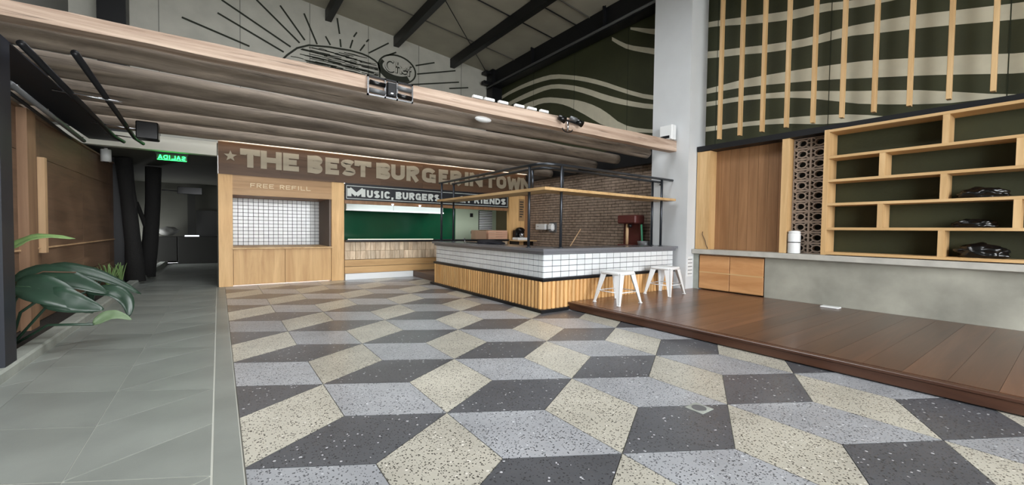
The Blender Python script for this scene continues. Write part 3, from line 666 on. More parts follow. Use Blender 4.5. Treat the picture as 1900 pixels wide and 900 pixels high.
def add_stroke(bm, pts, t, tx, ty, ox, oz, y0, y1, place):
    # pts in unit space; widths scaled: t*ty is world stroke thickness
    P = [Vector((ox + x * tx, oz + z * ty)) for x, z in pts]; hw = t * ty / 2; n = len(P); Lf = []; Rt = []
    for i, p in enumerate(P):
        d1 = (p - P[i - 1]).normalized() if i > 0 else (P[1] - p).normalized(); d2 = (P[i + 1] - p).normalized() if i < n - 1 else d1
        n1 = Vector((-d1.y, d1.x)); n2 = Vector((-d2.y, d2.x)); m = (n1 + n2)
        m = m.normalized() if m.length > 1e-5 else n1
        s_ = hw / max(m.dot(n1), .5); Lf.append(p + m * s_); Rt.append(p - m * s_)
    for i in range(n - 1):
        q = [Lf[i], Lf[i + 1], Rt[i + 1], Rt[i]]
        V = [bm.verts.new(place(v.x, v.y, y0)) for v in q] + [bm.verts.new(place(v.x, v.y, y1)) for v in q]
        for f in ((0, 1, 2, 3), (7, 6, 5, 4), (0, 4, 5, 1), (1, 5, 6, 2), (2, 6, 7, 3), (3, 7, 4, 0)): bm.faces.new([V[k] for k in f])
def letter(ch, x0, x1, z0, z1, yf, yb, t, mat, parent, place=None, name='letter'):
    place = place or (lambda a, b, y: (a, y, b))
    bm = bmesh.new(); hh = z1 - z0; ww = x1 - x0
    h_ = t / 2; hx = min(t * hh / ww / 2, .46)
    for q, st_ in enumerate(glyph(ch, t)):
        st2 = [(min(max(hx + (x - h_) * (1 - 2 * hx) / (1 - 2 * h_), 0), 1), z) for x, z in st_]
        add_stroke(bm, st2, t, ww, hh, x0, z0, yf - q * .0012, yb, place)
    return link(name, bm_me(bm), mat, (0, 0, 0), parent)
def word(txt, x0, x1, z0, z1, yf, yb, t, mat, parent, gap=.18, widths=None, place=None):
    ws = [(.45 if c in 'I,' else .7 if c == ' ' else 1.35 if c in 'MW' else 1.0) for c in txt]
    tot = sum(ws) + gap * (len(txt) - 1); u = (x1 - x0) / tot; x = x0
    for c, w_ in zip(txt, ws):
        if c != ' ': letter(c, x, x + w_ * u, z0, z1, yf, yb, t, mat, parent, place)
        x += (w_ + gap) * u

YF = 11.55
# sign board
sg = thing('facade_sign', 'long brown timber sign reading THE BEST BURGER IN TOWN above the kitchen', 'sign', (4.5, 11.5, 2.6))
bxs = [0, 1.24, 2.5, 3.7, 4.95, 6.2, 7.4, 8.2, 9.06]
for a_, b_ in zip(bxs, bxs[1:]):
    for z0, z1 in ((2.6, 2.845), (2.845, 3.09), (3.09, 3.335)): box('board', a_ + .001, b_ - .001, 11.50, 11.55, z0 + .001, z1 - .001, W_SIGN, sg)
LT = [('T', .44, .80), ('H', .83, 1.27), ('E', 1.30, 1.66), ('B', 1.84, 2.19), ('E', 2.26, 2.61), ('S', 2.64, 3.01), ('T', 3.01, 3.41), ('B', 3.57, 3.96), ('U', 3.99, 4.39), ('R', 4.44, 4.83), ('G', 4.92, 5.36), ('E', 5.46, 5.79), ('R', 5.85, 6.24), ('I', 6.36, 6.50), ('N', 6.54, 7.02), ('T', 7.14, 7.50), ('O', 7.57, 7.96), ('W', 8.01, 8.56), ('N', 8.58, 9.04)]
for c, a_, b_ in LT: letter(c, a_, b_, 2.79, 3.22, 11.485, 11.502, .29, SIGNL, sg)
star = []
for k in range(10):
    r = .13 if k % 2 == 0 else .055; a = pi / 2 + k * pi / 5; star.append((.235 + r * math.cos(a), 3.02 + r * math.sin(a)))
link('star', me_from([(x, 11.485, z) for x, z in star] + [(x, 11.502, z) for x, z in star] + [(.235, 11.485, 3.02)],
                     [(k, (k + 1) % 10, 20) for k in range(10)] + [(k, (k + 1) % 10, 10 + (k + 1) % 10, 10 + k) for k in range(10)]), SIGNL, (0, 0, 0), sg)
ld = thing('led_strip', 'warm light strip running along the top of the brown timber sign', 'light', (4.5, 11.46, 3.37))
box('profile', 0, 9.06, 11.42, 11.5, 3.385, 3.41, GREYST, ld); box('diffuser', 0, 9.06, 11.42, 11.5, 3.352, 3.385, LED, ld)

# black menu sign
ms = thing('kitchen_sign', 'black sign reading MUSIC, BURGERS & FRIENDS over the kitchen hatch', 'sign', (5.4, 11.5, 2.15))
box('panel', 2.75, 8.05, 11.48, 11.56, 2.15, 2.598, SIGNK, ms)
for z in (2.19, 2.53): box('border', 2.78, 8.02, 11.474, 11.482, z - .008, z + .008, SIGNW, ms)
for x in (2.78, 8.01): box('border', x - .006, x + .006, 11.474, 11.482, 2.19, 2.53, SIGNW, ms)
letter('M', 2.80, 3.27, 2.25, 2.46, 11.468, 11.482, .50, SIGNW, ms)
word('USIC,', 3.31, 4.06, 2.24, 2.44, 11.468, 11.482, .27, SIGNW, ms)
word('BURGERS', 4.12, 5.48, 2.245, 2.445, 11.468, 11.482, .27, SIGNW, ms)
word('&', 6.14, 6.38, 2.25, 2.44, 11.468, 11.482, .22, SIGNW, ms)
word('FRIENDS', 6.48, 7.94, 2.25, 2.45, 11.468, 11.482, .27, SIGNW, ms)

# kiosk
W_FACSHADE = wood('facade_wood_shaded', (160, 122, 80), (186, 148, 104), 'x', .5, 5, 10, .05, .06)  # facade wood darkened, the header's shade painted into its colour
ki = thing('drink_kiosk', 'light timber kiosk with white tiled niche, lettered FREE REFILL', 'kiosk', (1.36, 11.55, 0))
box('post', 0, .27, 11.52, 12.98, 0, 2.6, W_FAC, ki); box('post', 2.42, 2.73, 11.52, 12.98, 0, 2.6, W_FAC, ki)
for z0, z1 in ((2.14, 2.29), (2.29, 2.45), (2.45, 2.6)): box('header_board', .27, 2.42, 11.53, 11.6, z0 + .001, z1 - .001, W_FACSHADE, ki)
box('niche_ceiling', .27, 2.42, 11.6, 13.0, 2.15, 2.2, W_PANEL, ki); box('niche_side', 2.375, 2.42, 11.6, 12.96, .9, 2.15, plain('niche_side', (112, 100, 90), .7), ki)
box('sill', .25, 2.44, 11.49, 12.96, .865, .905, W_SHELF, ki, bevel=.004)
for a_, b_ in ((.28, 1.335), (1.345, 2.41)): box('front_panel', a_, b_, 11.54, 11.57, .03, .86, W_FAC, ki, bevel=.003)
box('carcass', .27, 2.42, 11.575, 12.9, .02, .86, W_PANEL, ki)
box('grout_wall', .27, 2.42, 12.965, 13.0, .9, 2.2, TGROUT, ki)
kt = box_me(.105, .02, .085, .002)
for i in range(18):
    for r in range(13): link('tile', kt, TILE, (.30 + (i + .5) * .1155, 12.96, .905 + (r + .5) * .0958), ki)
word('FREE REFILL', .62, 1.92, 2.33, 2.43, 11.524, 11.532, .14, FADE, ki, .3)

# hatch, lower facade
hl = thing('hatch_lintel', 'timber lintel with small lamps under the black kitchen sign', 'lintel', (5.4, 11.55, 2.05))
box('beam', 2.74, 8.06, 11.5, 11.62, 2.055, 2.148, W_PANEL, hl)
for x in (4.03, 4.85):
    lathe('lamp', [(.02, 0), (.035, .03), (.035, .05)], (x, 11.47, 2.05), WGLOW, hl, 12)
lg = thing('hatch_ledge', 'dark serving ledge of the kitchen hatch with a lit front strip', 'counter', (5.4, 11.5, 1.02))
box('slab', 2.74, 8.06, 11.38, 11.72, 1.03, 1.085, BLACK, lg, bevel=.005)
box('light_strip', 2.80, 5.25, 11.40, 11.43, 1.087, 1.104, LEDK, lg)
rt = thing('rustic_tile_front', 'two rows of upright rustic tiles below the kitchen hatch', 'tiled front', (5.4, 11.5, .55))
rme = box_me(.131, .03, .231, .004)
for i in range(39):
    for r in range(2): link('tile', rme, W_RUST, (2.81 + i * .136, 11.505 - random.uniform(0, .008), .665 + r * .236), rt)
box('backing', 2.74, 8.06, 11.52, 11.6, .545, 1.03, W_PANEL, rt)
bf = thing('board_front', 'two light timber boards running under the rustic tiles', 'boards', (5.4, 11.5, .17))
for z0, z1 in ((.175, .352), (.362, .538)): box('board', 2.74, 8.06, 11.49, 11.54, z0, z1, W_FACX, bf, bevel=.004)
tag(box('white_plinth', 2.75, 4.655, 11.47, 11.6, .001, .168, WPLAST, bevel=.004), 'white plinth at the foot of the kitchen front', 'plinth')
wc = thing('timber_pillar', 'broad light timber pillar at the right end of the kitchen hatch', 'pillar', (8.55, 11.5, .17))
box('face', 8.08, 8.48, 11.46, 11.6, .172, 2.598, W_FAC, wc); box('face', 8.48, 8.76, 11.48, 11.6, .172, 2.598, W_FAC, wc); box('face', 8.76, 9.01, 11.46, 11.6, .172, 2.598, W_PANEL, wc)
mb = thing('menu_strip', 'narrow tan board with dark printed lines on the timber pillar', 'menu', (8.6, 11.46, 1.75))
box('board', 8.50, 8.73, 11.465, 11.479, 1.72, 2.48, wood('menu_board', (150, 118, 80), (164, 130, 90), 'z', .6, 4, 8, .02, 0), mb)
for k, wv in enumerate((.16, .14, .17, .13, .16, .15, .1)): box('print_line', 8.53, 8.53 + wv, 11.461, 11.466, 2.36 - k * .085, 2.40 - k * .085, DARKIN, mb)
# coffee machine on bracket shelf
g = thing('bracket_shelf', 'small timber shelf on the pillar carrying the coffee machine', 'shelf', (8.4, 11.2, 1.0))
box('board', 8.03, 8.82, 10.85, 11.45, 1.03, 1.06, W_SHELF, g); box('bracket', 8.1, 8.14, 10.95, 11.45, .85, 1.03, BLACK, g); box('bracket', 8.7, 8.74, 10.95, 11.45, .85, 1.03, BLACK, g)
g = thing('coffee_machine', 'small black and white coffee machine on the bracket shelf', 'coffee machine', (8.3, 11.1, 1.06))
box('base', 8.10, 8.55, 10.95, 11.3, 1.062, 1.15, WPLAST, g, bevel=.02); box('body', 8.12, 8.50, 11.12, 11.3, 1.15, 1.40, BGLOSS, g, bevel=.02)
lathe('jug', [(.05, 0), (.08, .05), (.08, .12), (.05, .16)], (8.3, 11.03, 1.155), CHROME, g); lathe('hood', [(.17, 0), (.17, .03), (.12, .09), (.04, .12)], (8.31, 11.14, 1.38), BGLOSS, g)
tag(box('cardboard_box', 6.72, 7.15, 11.42, 11.68, 1.087, 1.38, CARD, bevel=.004), 'plain brown cardboard box on the kitchen hatch ledge', 'box')
g = thing('wooden_crate', 'pale pinkish wooden crate on the kitchen hatch ledge', 'crate', (7.6, 11.5, 1.087))
for z in (1.09, 1.165, 1.24, 1.315): box('slat', 7.22, 7.98, 11.41, 11.43, z, z + .068, CRATE, g)
box('side', 7.22, 7.24, 11.43, 11.68, 1.088, 1.383, CRATE, g); box('side', 7.96, 7.98, 11.43, 11.68, 1.088, 1.383, CRATE, g); box('bottom', 7.24, 7.96, 11.43, 11.68, 1.088, 1.1, CRATE, g)
for z in (1.165, 1.315): box('slat', 7.22, 7.98, 11.68, 11.70, z, z + .068, CRATE, g)

# kitchen interior
tag(box('wall_kitchen_back', 2.73, 7.2, 13.7, 13.88, 0, 2.6, KGREEN), 'glossy dark green kitchen back wall', 'wall', kind='structure')
tag(box('wall_kitchen_end', 7.2, 9.1, 13.7, 13.88, 0, 2.6, KPALE), 'pale green kitchen wall with louvre window', 'wall', kind='structure')
tag(box('wall_kitchen_left', 2.73, 2.78, 13.0, 13.7, 0, 2.6, KGREEN), 'green kitchen side wall', 'wall', kind='structure')
tag(box('wall_kitchen_right', 9.02, 9.1, 11.75, 13.7, 0, 2.6, plain('kitchen_tan', (112, 100, 74), .7)), 'tan kitchen side wall', 'wall', kind='structure')
tag(box('floor_kitchen', 2.73, 9.1, 11.6, 13.7, -.1, .0, DARKIN), 'dark kitchen floor', 'floor', kind='structure')
tag(box('ceiling_kitchen', -.0, 9.1, 11.56, 13.9, 3.34, 3.42, GREYW), 'roof slab over the kitchen', 'ceiling', kind='structure')
tag(box('ceiling_kitchen_inner', 2.74, 9.02, 11.62, 13.7, 2.55, 2.6, CEILW), 'pale ceiling inside the kitchen', 'ceiling', kind='structure')
hd = thing('extractor_hood', 'long steel extractor hood inside the kitchen', 'hood', (4.6, 13.0, 1.9))
box('canopy', 3.05, 4.45, 12.6, 13.68, 1.95, 2.45, STEEL, hd); box('canopy', 4.46, 6.15, 12.6, 13.68, 1.95, 2.45, STEEL, hd)
box('rim', 3.03, 6.17, 12.57, 12.62, 1.915, 1.955, WPLAST, hd)
box('filter', 3.4, 5.9, 12.8, 13.5, 1.935, 1.949, GREYST, hd)
kp = thing('kitchen_fill_lamp', 'long white lamp added unseen inside the kitchen hatch to light the hood', 'lamp', (4.9, 11.9, 2.5))  # lamp added behind the sign, out of view, to brighten the hood
box('housing', 3.2, 7.6, 11.82, 11.98, 2.50, 2.549, WPLAST, kp); box('diffuser', 3.25, 7.55, 11.85, 11.95, 2.485, 2.50, WGLOW, kp)
kl = bpy.data.lights.new('kitchen_fill_light', 'AREA'); kl.shape = 'RECTANGLE'; kl.size = 4.2; kl.size_y = .1; kl.energy = 12; kl.color = (.95, 1, .98)
ko = bpy.data.objects.new('kitchen_fill_light', kl); col.objects.link(ko); ko.location = (5.4, 11.9, 2.475); ko.rotation_euler = (math.radians(35), 0, 0)
lv = thing('louvre_window', 'white slatted louvre on the pale green kitchen wall', 'louvre', (8.5, 13.68, 1.4))
box('frame', 8.2, 8.82, 13.67, 13.7, 1.39, 2.14, DARKIN, lv)
for k in range(11): box('slat', 8.22, 8.80, 13.64, 13.67, 1.41 + k * .066, 1.445 + k * .066, WPLAST, lv)
tag(box('switch_box', 7.82, 7.94, 13.66, 13.7, 1.88, 2.02, BLACK, bevel=.005), 'black switch box high on the pale green kitchen wall', 'switch')
tag(box('socket_box', 7.86, 8.0, 13.66, 13.7, 1.24, 1.34, BLACK, bevel=.005), 'black socket box low on the pale green kitchen wall', 'switch')
kc = thing('kitchen_bench', 'steel bench under the extractor hood', 'bench', (4.6, 13.2, 0))
box('top', 2.9, 7.0, 12.9, 13.68, .86, .9, STEEL, kc); box('body', 2.95, 6.95, 12.95, 13.66, .002, .86, GREYST, kc)

# ------------------------------------------------------------------ mural on back wall
mu = thing('burger_mural', 'dark line drawing of a burger bun with rays on the grey back wall', 'mural', (3.2, 13.88, 6.4))
def stroke_obj(name, segs, wd, mat=INK, y0=13.882, y1=13.893):
    bm = bmesh.new()
    for pts in segs: add_stroke(bm, pts, wd, 1, 1, 0, 0, y0, y1, lambda a, b, y: (a, y, b))
    return link(name, bm_me(bm), mat, (0, 0, 0), mu)
rays = [((-.74, 6.84), (.75, 6.49)), ((.02, 7.19), (1.6, 6.55)), ((.11, 7.57), (1.78, 6.75)), ((.92, 7.84), (2.02, 6.93)), ((1.51, 7.87), (2.16, 7.05)), ((2.14, 7.84), (2.5, 7.02)), ((3.08, 7.99), (3.15, 7.52)), ((3.17, 7.36), (3.19, 7.12)),
        ((2.74, 7.33), (2.88, 7.1)), ((3.68, 7.72), (3.58, 7.55)), ((3.55, 7.44), (3.47, 7.16)), ((4.06, 7.6), (3.98, 7.5)), ((3.93, 7.4), (3.78, 7.16)), ((4.72, 7.66), (4.06, 7.16)), ((4.98, 7.42), (4.68, 7.24)),
        ((5.68, 7.14), (6.4, 7.42)), ((5.74, 6.86), (7.25, 7.33)), ((5.5, 6.44), (7.4, 6.94)), ((7.0, 6.62), (7.8, 6.82))]
for a_, b_ in rays: stroke_obj('ray', [[a_, b_]], .045)
bun = [(1.45, 6.1), (1.56, 6.32), (1.69, 6.49), (1.95, 6.76), (2.27, 6.93), (2.84, 7.03), (3.49, 7.09), (3.85, 7.08), (4.06, 7.04), (4.25, 6.97), (4.36, 6.9), (4.42, 6.7), (4.42, 6.2)]
stroke_obj('bun_outline', [bun], .05)
segs = []
def bun_z(x):
    for (xa, za), (xb, zb) in zip(bun, bun[1:]):
        if xa <= x <= xb and xb > xa: return za + (zb - za) * (x - xa) / (xb - xa)
    return 6.1
for r in range(50):
    z = 5.9 + r * .0235; x = 1.5 + random.uniform(0, .3)
    while x < 4.3:
        l = random.uniform(.15, .75)
        zz = z + .05 * math.sin(x * 2 + r)
        x2 = min(x + l, 4.38)
        if bun_z(x) - .05 > zz and bun_z(x2) - .05 > zz + .02: segs.append([(x, zz), ((x + x2) / 2, zz + random.uniform(-.01, .015)), (x2, zz + random.uniform(-.01, .02))])
        x = x2 + random.uniform(.02, .05 + .3 * max(0, z - 6.4))
stroke_obj('hatching', segs, .017)
oc = (5.03, 6.86); stroke_obj('badge_outline', [[(oc[0] + .65 * math.cos(a * pi / 16), oc[1] + .46 * math.sin(a * pi / 16)) for a in range(33)]], .05)
# badge dark fill: lower-left crescent
fo = [(oc[0] + .62 * math.cos(math.radians(a)), oc[1] + .43 * math.sin(math.radians(a))) for a in range(150, 316, 11)]
fi = [(oc[0] - .02 + .50 * math.cos(math.radians(a)), oc[1] + .02 + .25 * math.sin(math.radians(a))) for a in range(315, 149, -11)]
nq = min(len(fo), len(fi)); V = [(x, 13.882, z) for x, z in fo[:nq]] + [(x, 13.882, z) for x, z in reversed(fi[:nq])] ; V += [(x, 13.893, z) for x, _, z in V]
F = []
for k in range(nq - 1): F += [(k, k + 1, nq + k + 1, nq + k), (2 * nq + k, 3 * nq + k, 3 * nq + k + 1, 2 * nq + k + 1)]
link('badge_shade', me_from(V, F), INK, (0, 0, 0), mu)
CH = {'C': [arc(.0, .0, .17, .2, 50, 310, 12)], 'h': [[(0, -.2), (.02, .22)], [(.01, -.02)] + arc(.09, -.02, .08, .09, 170, 10, 6) + [(.17, -.2)]], 'e': [[(-.07, -.02), (.08, .02)] + arc(0, -.03, .085, .1, 20, 320, 10)], 'f': [[(.12, .2)] + arc(.07, .15, .06, .07, 60, 180, 4) + [(0, -.2)], [(-.05, .02), (.09, .04)]]}
for c, x_ in (('C', 4.78), ('h', 4.98), ('e', 5.27), ('f', 5.42)):
    for st_ in CH[c]: pass
    o = stroke_obj('letter', [[(x_ + p[0] * .95, 6.92 + p[1] * .9 - (x_ - 4.78) * .04) for p in st_] for st_ in CH[c]], .05, GREYW, 13.872, 13.890)
    o2 = stroke_obj('letter_shadow', [[(x_ + .015 + p[0] * .95, 6.905 + p[1] * .9 - (x_ - 4.78) * .04) for p in st_] for st_ in CH[c]], .085, INK, 13.878, 13.893)

# ------------------------------------------------------------------ timber beam, logs
def hewn():
    V = []; F = []; n = 60; x0, x1 = -2.8, 8.42
    for k in range(n + 1):
        f = k / n; x = x0 + (x1 - x0) * f; zb = 3.175 + .04 * f; zt = 3.29 + .17 * f
        q = [(5.42, zb), (5.60, zb), (5.60, zt), (5.42, zt)]
        for (y, z) in q:
            d = noise.noise(Vector((x * 1.3, y * 3, z * 4))) * .012; V.append((x - 2.8, y + d - 5.5, z + noise.noise(Vector((x * 1.7, z * 9, y))) * .010 - 3.3))
    for k in range(n):
        a = 4 * k; b = a + 4
        for q in range(4): F.append((a + q, a + (q + 1) % 4, b + (q + 1) % 4, b + q))
    F += [(0, 1, 2, 3), (4 * n, 4 * n + 3, 4 * n + 2, 4 * n + 1)]
    return me_from(V, F)
tag(link('front_beam', hewn(), W_BEAM, (2.8, 5.5, 3.3)), 'long squared pale timber beam in front of the round logs', 'beam')
LOGS = [(6.08, 3.26, .132, 8.25, 'thick weathered round log directly behind the squared front beam'),
        (7.06, 3.25, .128, 8.35, 'weathered round log with pale scars, second behind the squared front beam'),
        (8.02, 3.24, .122, 8.55, 'weathered round log, third behind the squared front beam'),
        (8.92, 3.23, .112, 8.7, 'thin weathered round log, fourth behind the squared front beam'),
        (10.1, 3.24, .118, 8.75, 'weathered round log, fifth behind the squared front beam'),
        (10.95, 3.40, .10, 8.78, 'weathered round log lying just before the brown timber sign')]
for li, (y, z, r, xe, lab) in enumerate(LOGS):
    bm = bmesh.new(); n = 70; pts = []; x0 = -2.6
    for k in range(n + 1):
        x = x0 + (xe - x0) * k / n; pts.append((x - 3, noise.noise(Vector((x * .25, li * 5, 0))) * .03, noise.noise(Vector((x * .25, li * 5, 9))) * .02))
    rad = [r * (1.06 - .12 * k / n + .03 * noise.noise(Vector((k * .25, li * 3, 2)))) for k in range(n + 1)]
    add_tube(bm, pts, rad, 18)
    for v in bm.verts: v.co += Vector((0, noise.noise(Vector((v.co.x * 1.5, v.co.y * 9, v.co.z * 9 + li))) * .008, noise.noise(Vector((v.co.x * 1.5, v.co.y * 9 + 5, v.co.z * 9))) * .008))
    tag(link('round_log', bm_me(bm, smooth=True), W_LOG, (3, y, z)), lab, 'log', 'ceiling logs')
# cross support for log left ends
tag(box('support_beam', -2.05, -1.58, 5.62, 11.4, 3.082, 3.10, NAVY), 'dark steel beam under the left ends of the logs', 'beam')
g = thing('service_pipes', 'pair of dark service pipes hung below the logs', 'pipes', (-1.3, 8, 3.0))
for x, x2 in ((-1.44, -1.52), (-1.10, -1.24)): tube('pipe', [(x, 5.65, 3.03), (x2, 10.2, 3.0), (x2 + .05, 10.8, 3.0)], .032, BLACK, g, 10)
for y in (7.3, 9.2, 10.2): tube('clamp', [(-1.62, y, 3.02), (-1.0, y, 2.985)], .012, CHROME, g, 6)
g = thing('tube_light_rail', 'slim metal light rail under the dark beam along the fence', 'light rail', (-1.85, 8.2, 2.83))
tube('rail', [(-1.72, 6.43, 2.83), (-1.86, 10.0, 2.83)], .03, GREYST, g); tube('rail', [(-1.82, 6.6, 2.82), (-1.97, 9.8, 2.82)], .02, BLACK, g)
for y in (6.6, 7.7, 8.8, 9.8): lathe('clip', [(.04, 0), (.04, .02)], (-1.73 - (y - 6.43) * .04, y, 2.84), CHROME, g, 10)
tag(box('black_speaker', -1.07, -.79, 8.88, 9.13, 2.80, 3.08, BGLOSS, bevel=.015), 'black box speaker hanging below the logs at the corridor', 'speaker')

# fixtures on front beam
g = thing('spotlight_frame', 'black and chrome spotlight frame clamped to the front beam', 'spotlight', (1.86, 5.38, 3.1))
for x in (1.56, 1.78, 1.94, 2.15): box('upright', x - .01, x + .01, 5.36, 5.39, 3.10, 3.35, CHROME, g)
for z in (3.11, 3.34): box('bar', 1.55, 2.16, 5.36, 5.39, z - .01, z + .01, CHROME if z < 3.2 else BLACK, g)
for x0, x1 in ((1.58, 1.78), (1.94, 2.14)):
    for z in (3.17, 3.27): tube('lamp_tube', [(x0, 5.37, z), (x1, 5.37, z - .01)], .03, BGLOSS if (z > 3.2) == (x0 < 1.8) else GREYST, g, 10)
box('hub', 1.80, 1.92, 5.33, 5.41, 3.13, 3.31, BLACK, g, bevel=.01); lathe('indicator', [(.018, 0), (.018, .012)], (1.86, 5.335, 3.16), WGLOW, g, 10)
g = thing('clamp_spotlight', 'black twin-head clamp spotlight on the front beam near the column', 'spotlight', (5.05, 5.36, 3.15))
tube('arm', [(4.80, 5.36, 3.34), (4.95, 5.33, 3.33), (5.12, 5.33, 3.32), (5.28, 5.36, 3.31)], .02, BLACK, g, 8)
for x in (4.83, 5.25): tube('head', [(x - .05, 5.34, 3.36), (x + .07, 5.30, 3.31)], [.045, .06], BGLOSS, g, 12)
tube('stem', [(5.02, 5.36, 3.33), (5.02, 5.36, 3.16)], .018, CHROME, g, 8); tube('ring', [(5.02 + .12 * math.cos(a * pi / 8), 5.37, 3.2 + .06 * math.sin(a * pi / 8)) for a in range(8, 17)], .010, BLACK, g, 6)
tube('head', [(5.08, 5.36, 3.40), (5.2, 5.34, 3.37)], [.035, .045], GREYST, g, 10)
for k, (a_, b_) in enumerate(((3.138, 3.309), (3.348, 3.526), (3.607, 3.783), (3.922, 4.108), (4.186, 4.37), (4.452, 4.632))):
    zt = 3.29 + .17 * ((a_ + 2.8) / 11.22) + .012
    tag(box('lamp_segment', a_, b_, 5.42, 5.48, zt, zt + .045, WPLAST, bevel=.008), 'white lamp segment in the row lying on top of the front beam', 'lamp', 'white lamps on the beam')
bm = bmesh.new(); bmesh.ops.create_uvsphere(bm, u_segments=20, v_segments=10, radius=1)
for v in bm.verts: v.co.x *= .15; v.co.y *= .07; v.co.z *= .045
tag(link('oval_lamp', bm_me(bm, smooth=True), WPLAST, (3.45, 5.65, 3.16)), 'white oval lamp tucked under the front beam', 'lamp')

# ------------------------------------------------------------------ left side: post, fence, plants
tag(box('steel_post', -1.85, -1.57, 5.62, 5.88, .102, 3.08, NAVY), 'dark blue-black steel post carrying the front beam at the planter', 'post')
fe = thing('timber_fence', 'brown timber fence panels with pale posts along the planting bed', 'fence', (-2.0, 11, .05))
for a_, b_ in ((6.3, 8.5), (8.5, 10.7), (10.7, 12.9), (12.9, 15.3)):
    zs = [.06, .56, 1.07, 2.32, 2.84]
    for z0, z1 in zip(zs, zs[1:]): box('board', -2.06, -2.02, a_ + .003, b_ - .003, z0 + .004, z1 - .004, W_FENCE, fe)
box('rail', -2.07, -1.99, 6.3, 15.3, 2.84, 2.87, W_FENCE, fe); box('rail', -2.05, -2.0, 6.3, 15.3, 1.055, 1.075, W_POST, fe)
for y, z0, z1 in ((8.45, 1.0, 2.32), (14.6, 1.08, 2.2)): box('post', -2.02, -1.95, y - .05, y + .05, z0, z1, W_POST, fe)
box('post', -2.02, -1.93, 7.7, 8.0, .05, 2.84, wood('fence_post_brown', (136, 104, 78), (162, 128, 98), 'z', .6, 5, 12, .05, .05), fe); box('post', -2.02, -1.93, 15.2, 15.35, .05, 2.7, W_POST, fe)
g = thing('security_camera', 'white cylinder camera above the fence at the corridor', 'camera', (-1.95, 12.1, 2.8))
tube('body', [(-1.90, 11.95, 2.72), (-1.90, 11.95, 2.97)], .085, WPLAST, g, 16); tube('arm', [(-1.90, 11.95, 2.97), (-1.90, 11.95, 2.999)], .03, WPLAST, g, 8); lathe('lens', [(.04, 0), (.05, .01)], (-1.90, 11.95, 2.708), BLACK, g, 12)
0 and tag(box('white_trough', -1.95, -1.72, 6.55, 7.05, .12, .42, plain('trough', (150, 152, 146), .7), bevel=.01), 'pale trough standing on the curb behind the dark steel post', 'trough')

def leaf(path, widths, mat, parent, fold=.25, updir=(0, 0, 1)):
    P = [Vector(p) for p in path]; fine = []
    n = 14
    def cr(t):
        m = len(P) - 1; f = min(t * m, m - 1e-6); i = int(f); u = f - i
        p0 = P[max(i - 1, 0)]; p1 = P[i]; p2 = P[i + 1]; p3 = P[min(i + 2, m)]
        return .5 * ((2 * p1) + (p2 - p0) * u + (2 * p0 - 5 * p1 + 4 * p2 - p3) * u * u + (-p0 + 3 * p1 - 3 * p2 + p3) * u ** 3)
    V = []; F = []; W5 = (-1, -.5, 0, .5, 1)
    for k in range(n + 1):
        t = k / n; p = cr(t); d = (cr(min(t + .02, 1)) - cr(max(t - .02, 0))).normalized(); side = d.cross(Vector(updir)).normalized(); up = side.cross(d).normalized()
        wv = widths * (math.sin(pi * min(max(t, .02), .985) ** .75) ** .8)
        for s_ in W5: V.append(p + side * s_ * wv + up * (fold * abs(s_) * wv + .005 * math.sin(t * 25 + s_) * abs(s_)))
    for k in range(n):
        for q in range(4): a = 5 * k + q; F.append((a, a + 1, a + 6, a + 5))
    me = me_from(V, F, smooth=True); o = link('leaf', me, mat, (0, 0, 0), parent)
    so = o.modifiers.new('thick', 'SOLIDIFY'); so.thickness = .005
    tube('midrib', [cr(k / 8) + Vector((0, 0, .004)) for k in range(9)], [.006 * (1 - .7 * k / 8) for k in range(9)], RIB, o, 6)
    return o
pt = thing('leafy_plant', 'large dark green broad-leaved plant leaning over the curb', 'plant', (-1.9, 6.7, .05))
base_p = (-1.85, 6.75, .06)
leaf([(-1.75, 6.9, .78), (-1.50, 6.9, .87), (-1.15, 6.9, .76), (-.80, 6.9, .53)], .10, LEAF, pt, .3, (0, -.75, 1))
leaf([(-1.74, 6.5, .74), (-1.58, 6.45, .72), (-1.36, 6.4, .60), (-1.14, 6.4, .42)], .15, LEAF, pt, .2, (0, -1, .45))
leaf([(-1.80, 6.7, .76), (-1.60, 6.7, .82), (-1.35, 6.65, .76), (-1.05, 6.6, .60)], .14, LEAF, pt, .25, (0, -.9, .7))
leaf([(-1.55, 6.45, .60), (-1.42, 6.4, .60), (-1.25, 6.38, .53), (-1.05, 6.36, .45)], .13, LEAF, pt, .15, (0, -1, .3))
leaf([(-1.25, 6.7, .62), (-1.02, 6.68, .61), (-.90, 6.66, .48), (-.88, 6.64, .30)], .085, LEAF, pt, .25, (.2, -.8, .6))
leaf([(-1.14, 6.4, .29), (-1.04, 6.4, .36), (-.94, 6.38, .37), (-.82, 6.36, .31)], .06, plain('leaf_under', (104, 124, 92), .5), pt, .4, (0, -.9, .5))
leaf([(-1.86, 6.5, 1.02), (-1.72, 6.5, 1.17), (-1.55, 6.5, 1.26), (-1.29, 6.5, 1.24)], .06, LEAF2, pt, .25, (0, -.6, 1))
for tip in ((-1.75, 6.9, .78), (-1.74, 6.5, .72), (-1.80, 6.7, .76), (-1.55, 6.45, .60), (-1.25, 6.7, .62), (-1.14, 6.4, .29), (-1.86, 6.5, 1.02)):
    b0 = Vector(base_p); t_ = Vector(tip); tube('stem', [b0, b0.lerp(t_, .5) + Vector((-.03, 0, .12)), t_], .014, LEAF, pt, 8)
tube('stem', [(-1.95, 6.6, .3), (-1.76, 6.6, .77), (-1.56, 6.6, .88), (-1.31, 6.6, .86)], .008, plain('dry_stem', (84, 62, 44), .7), pt, 6)
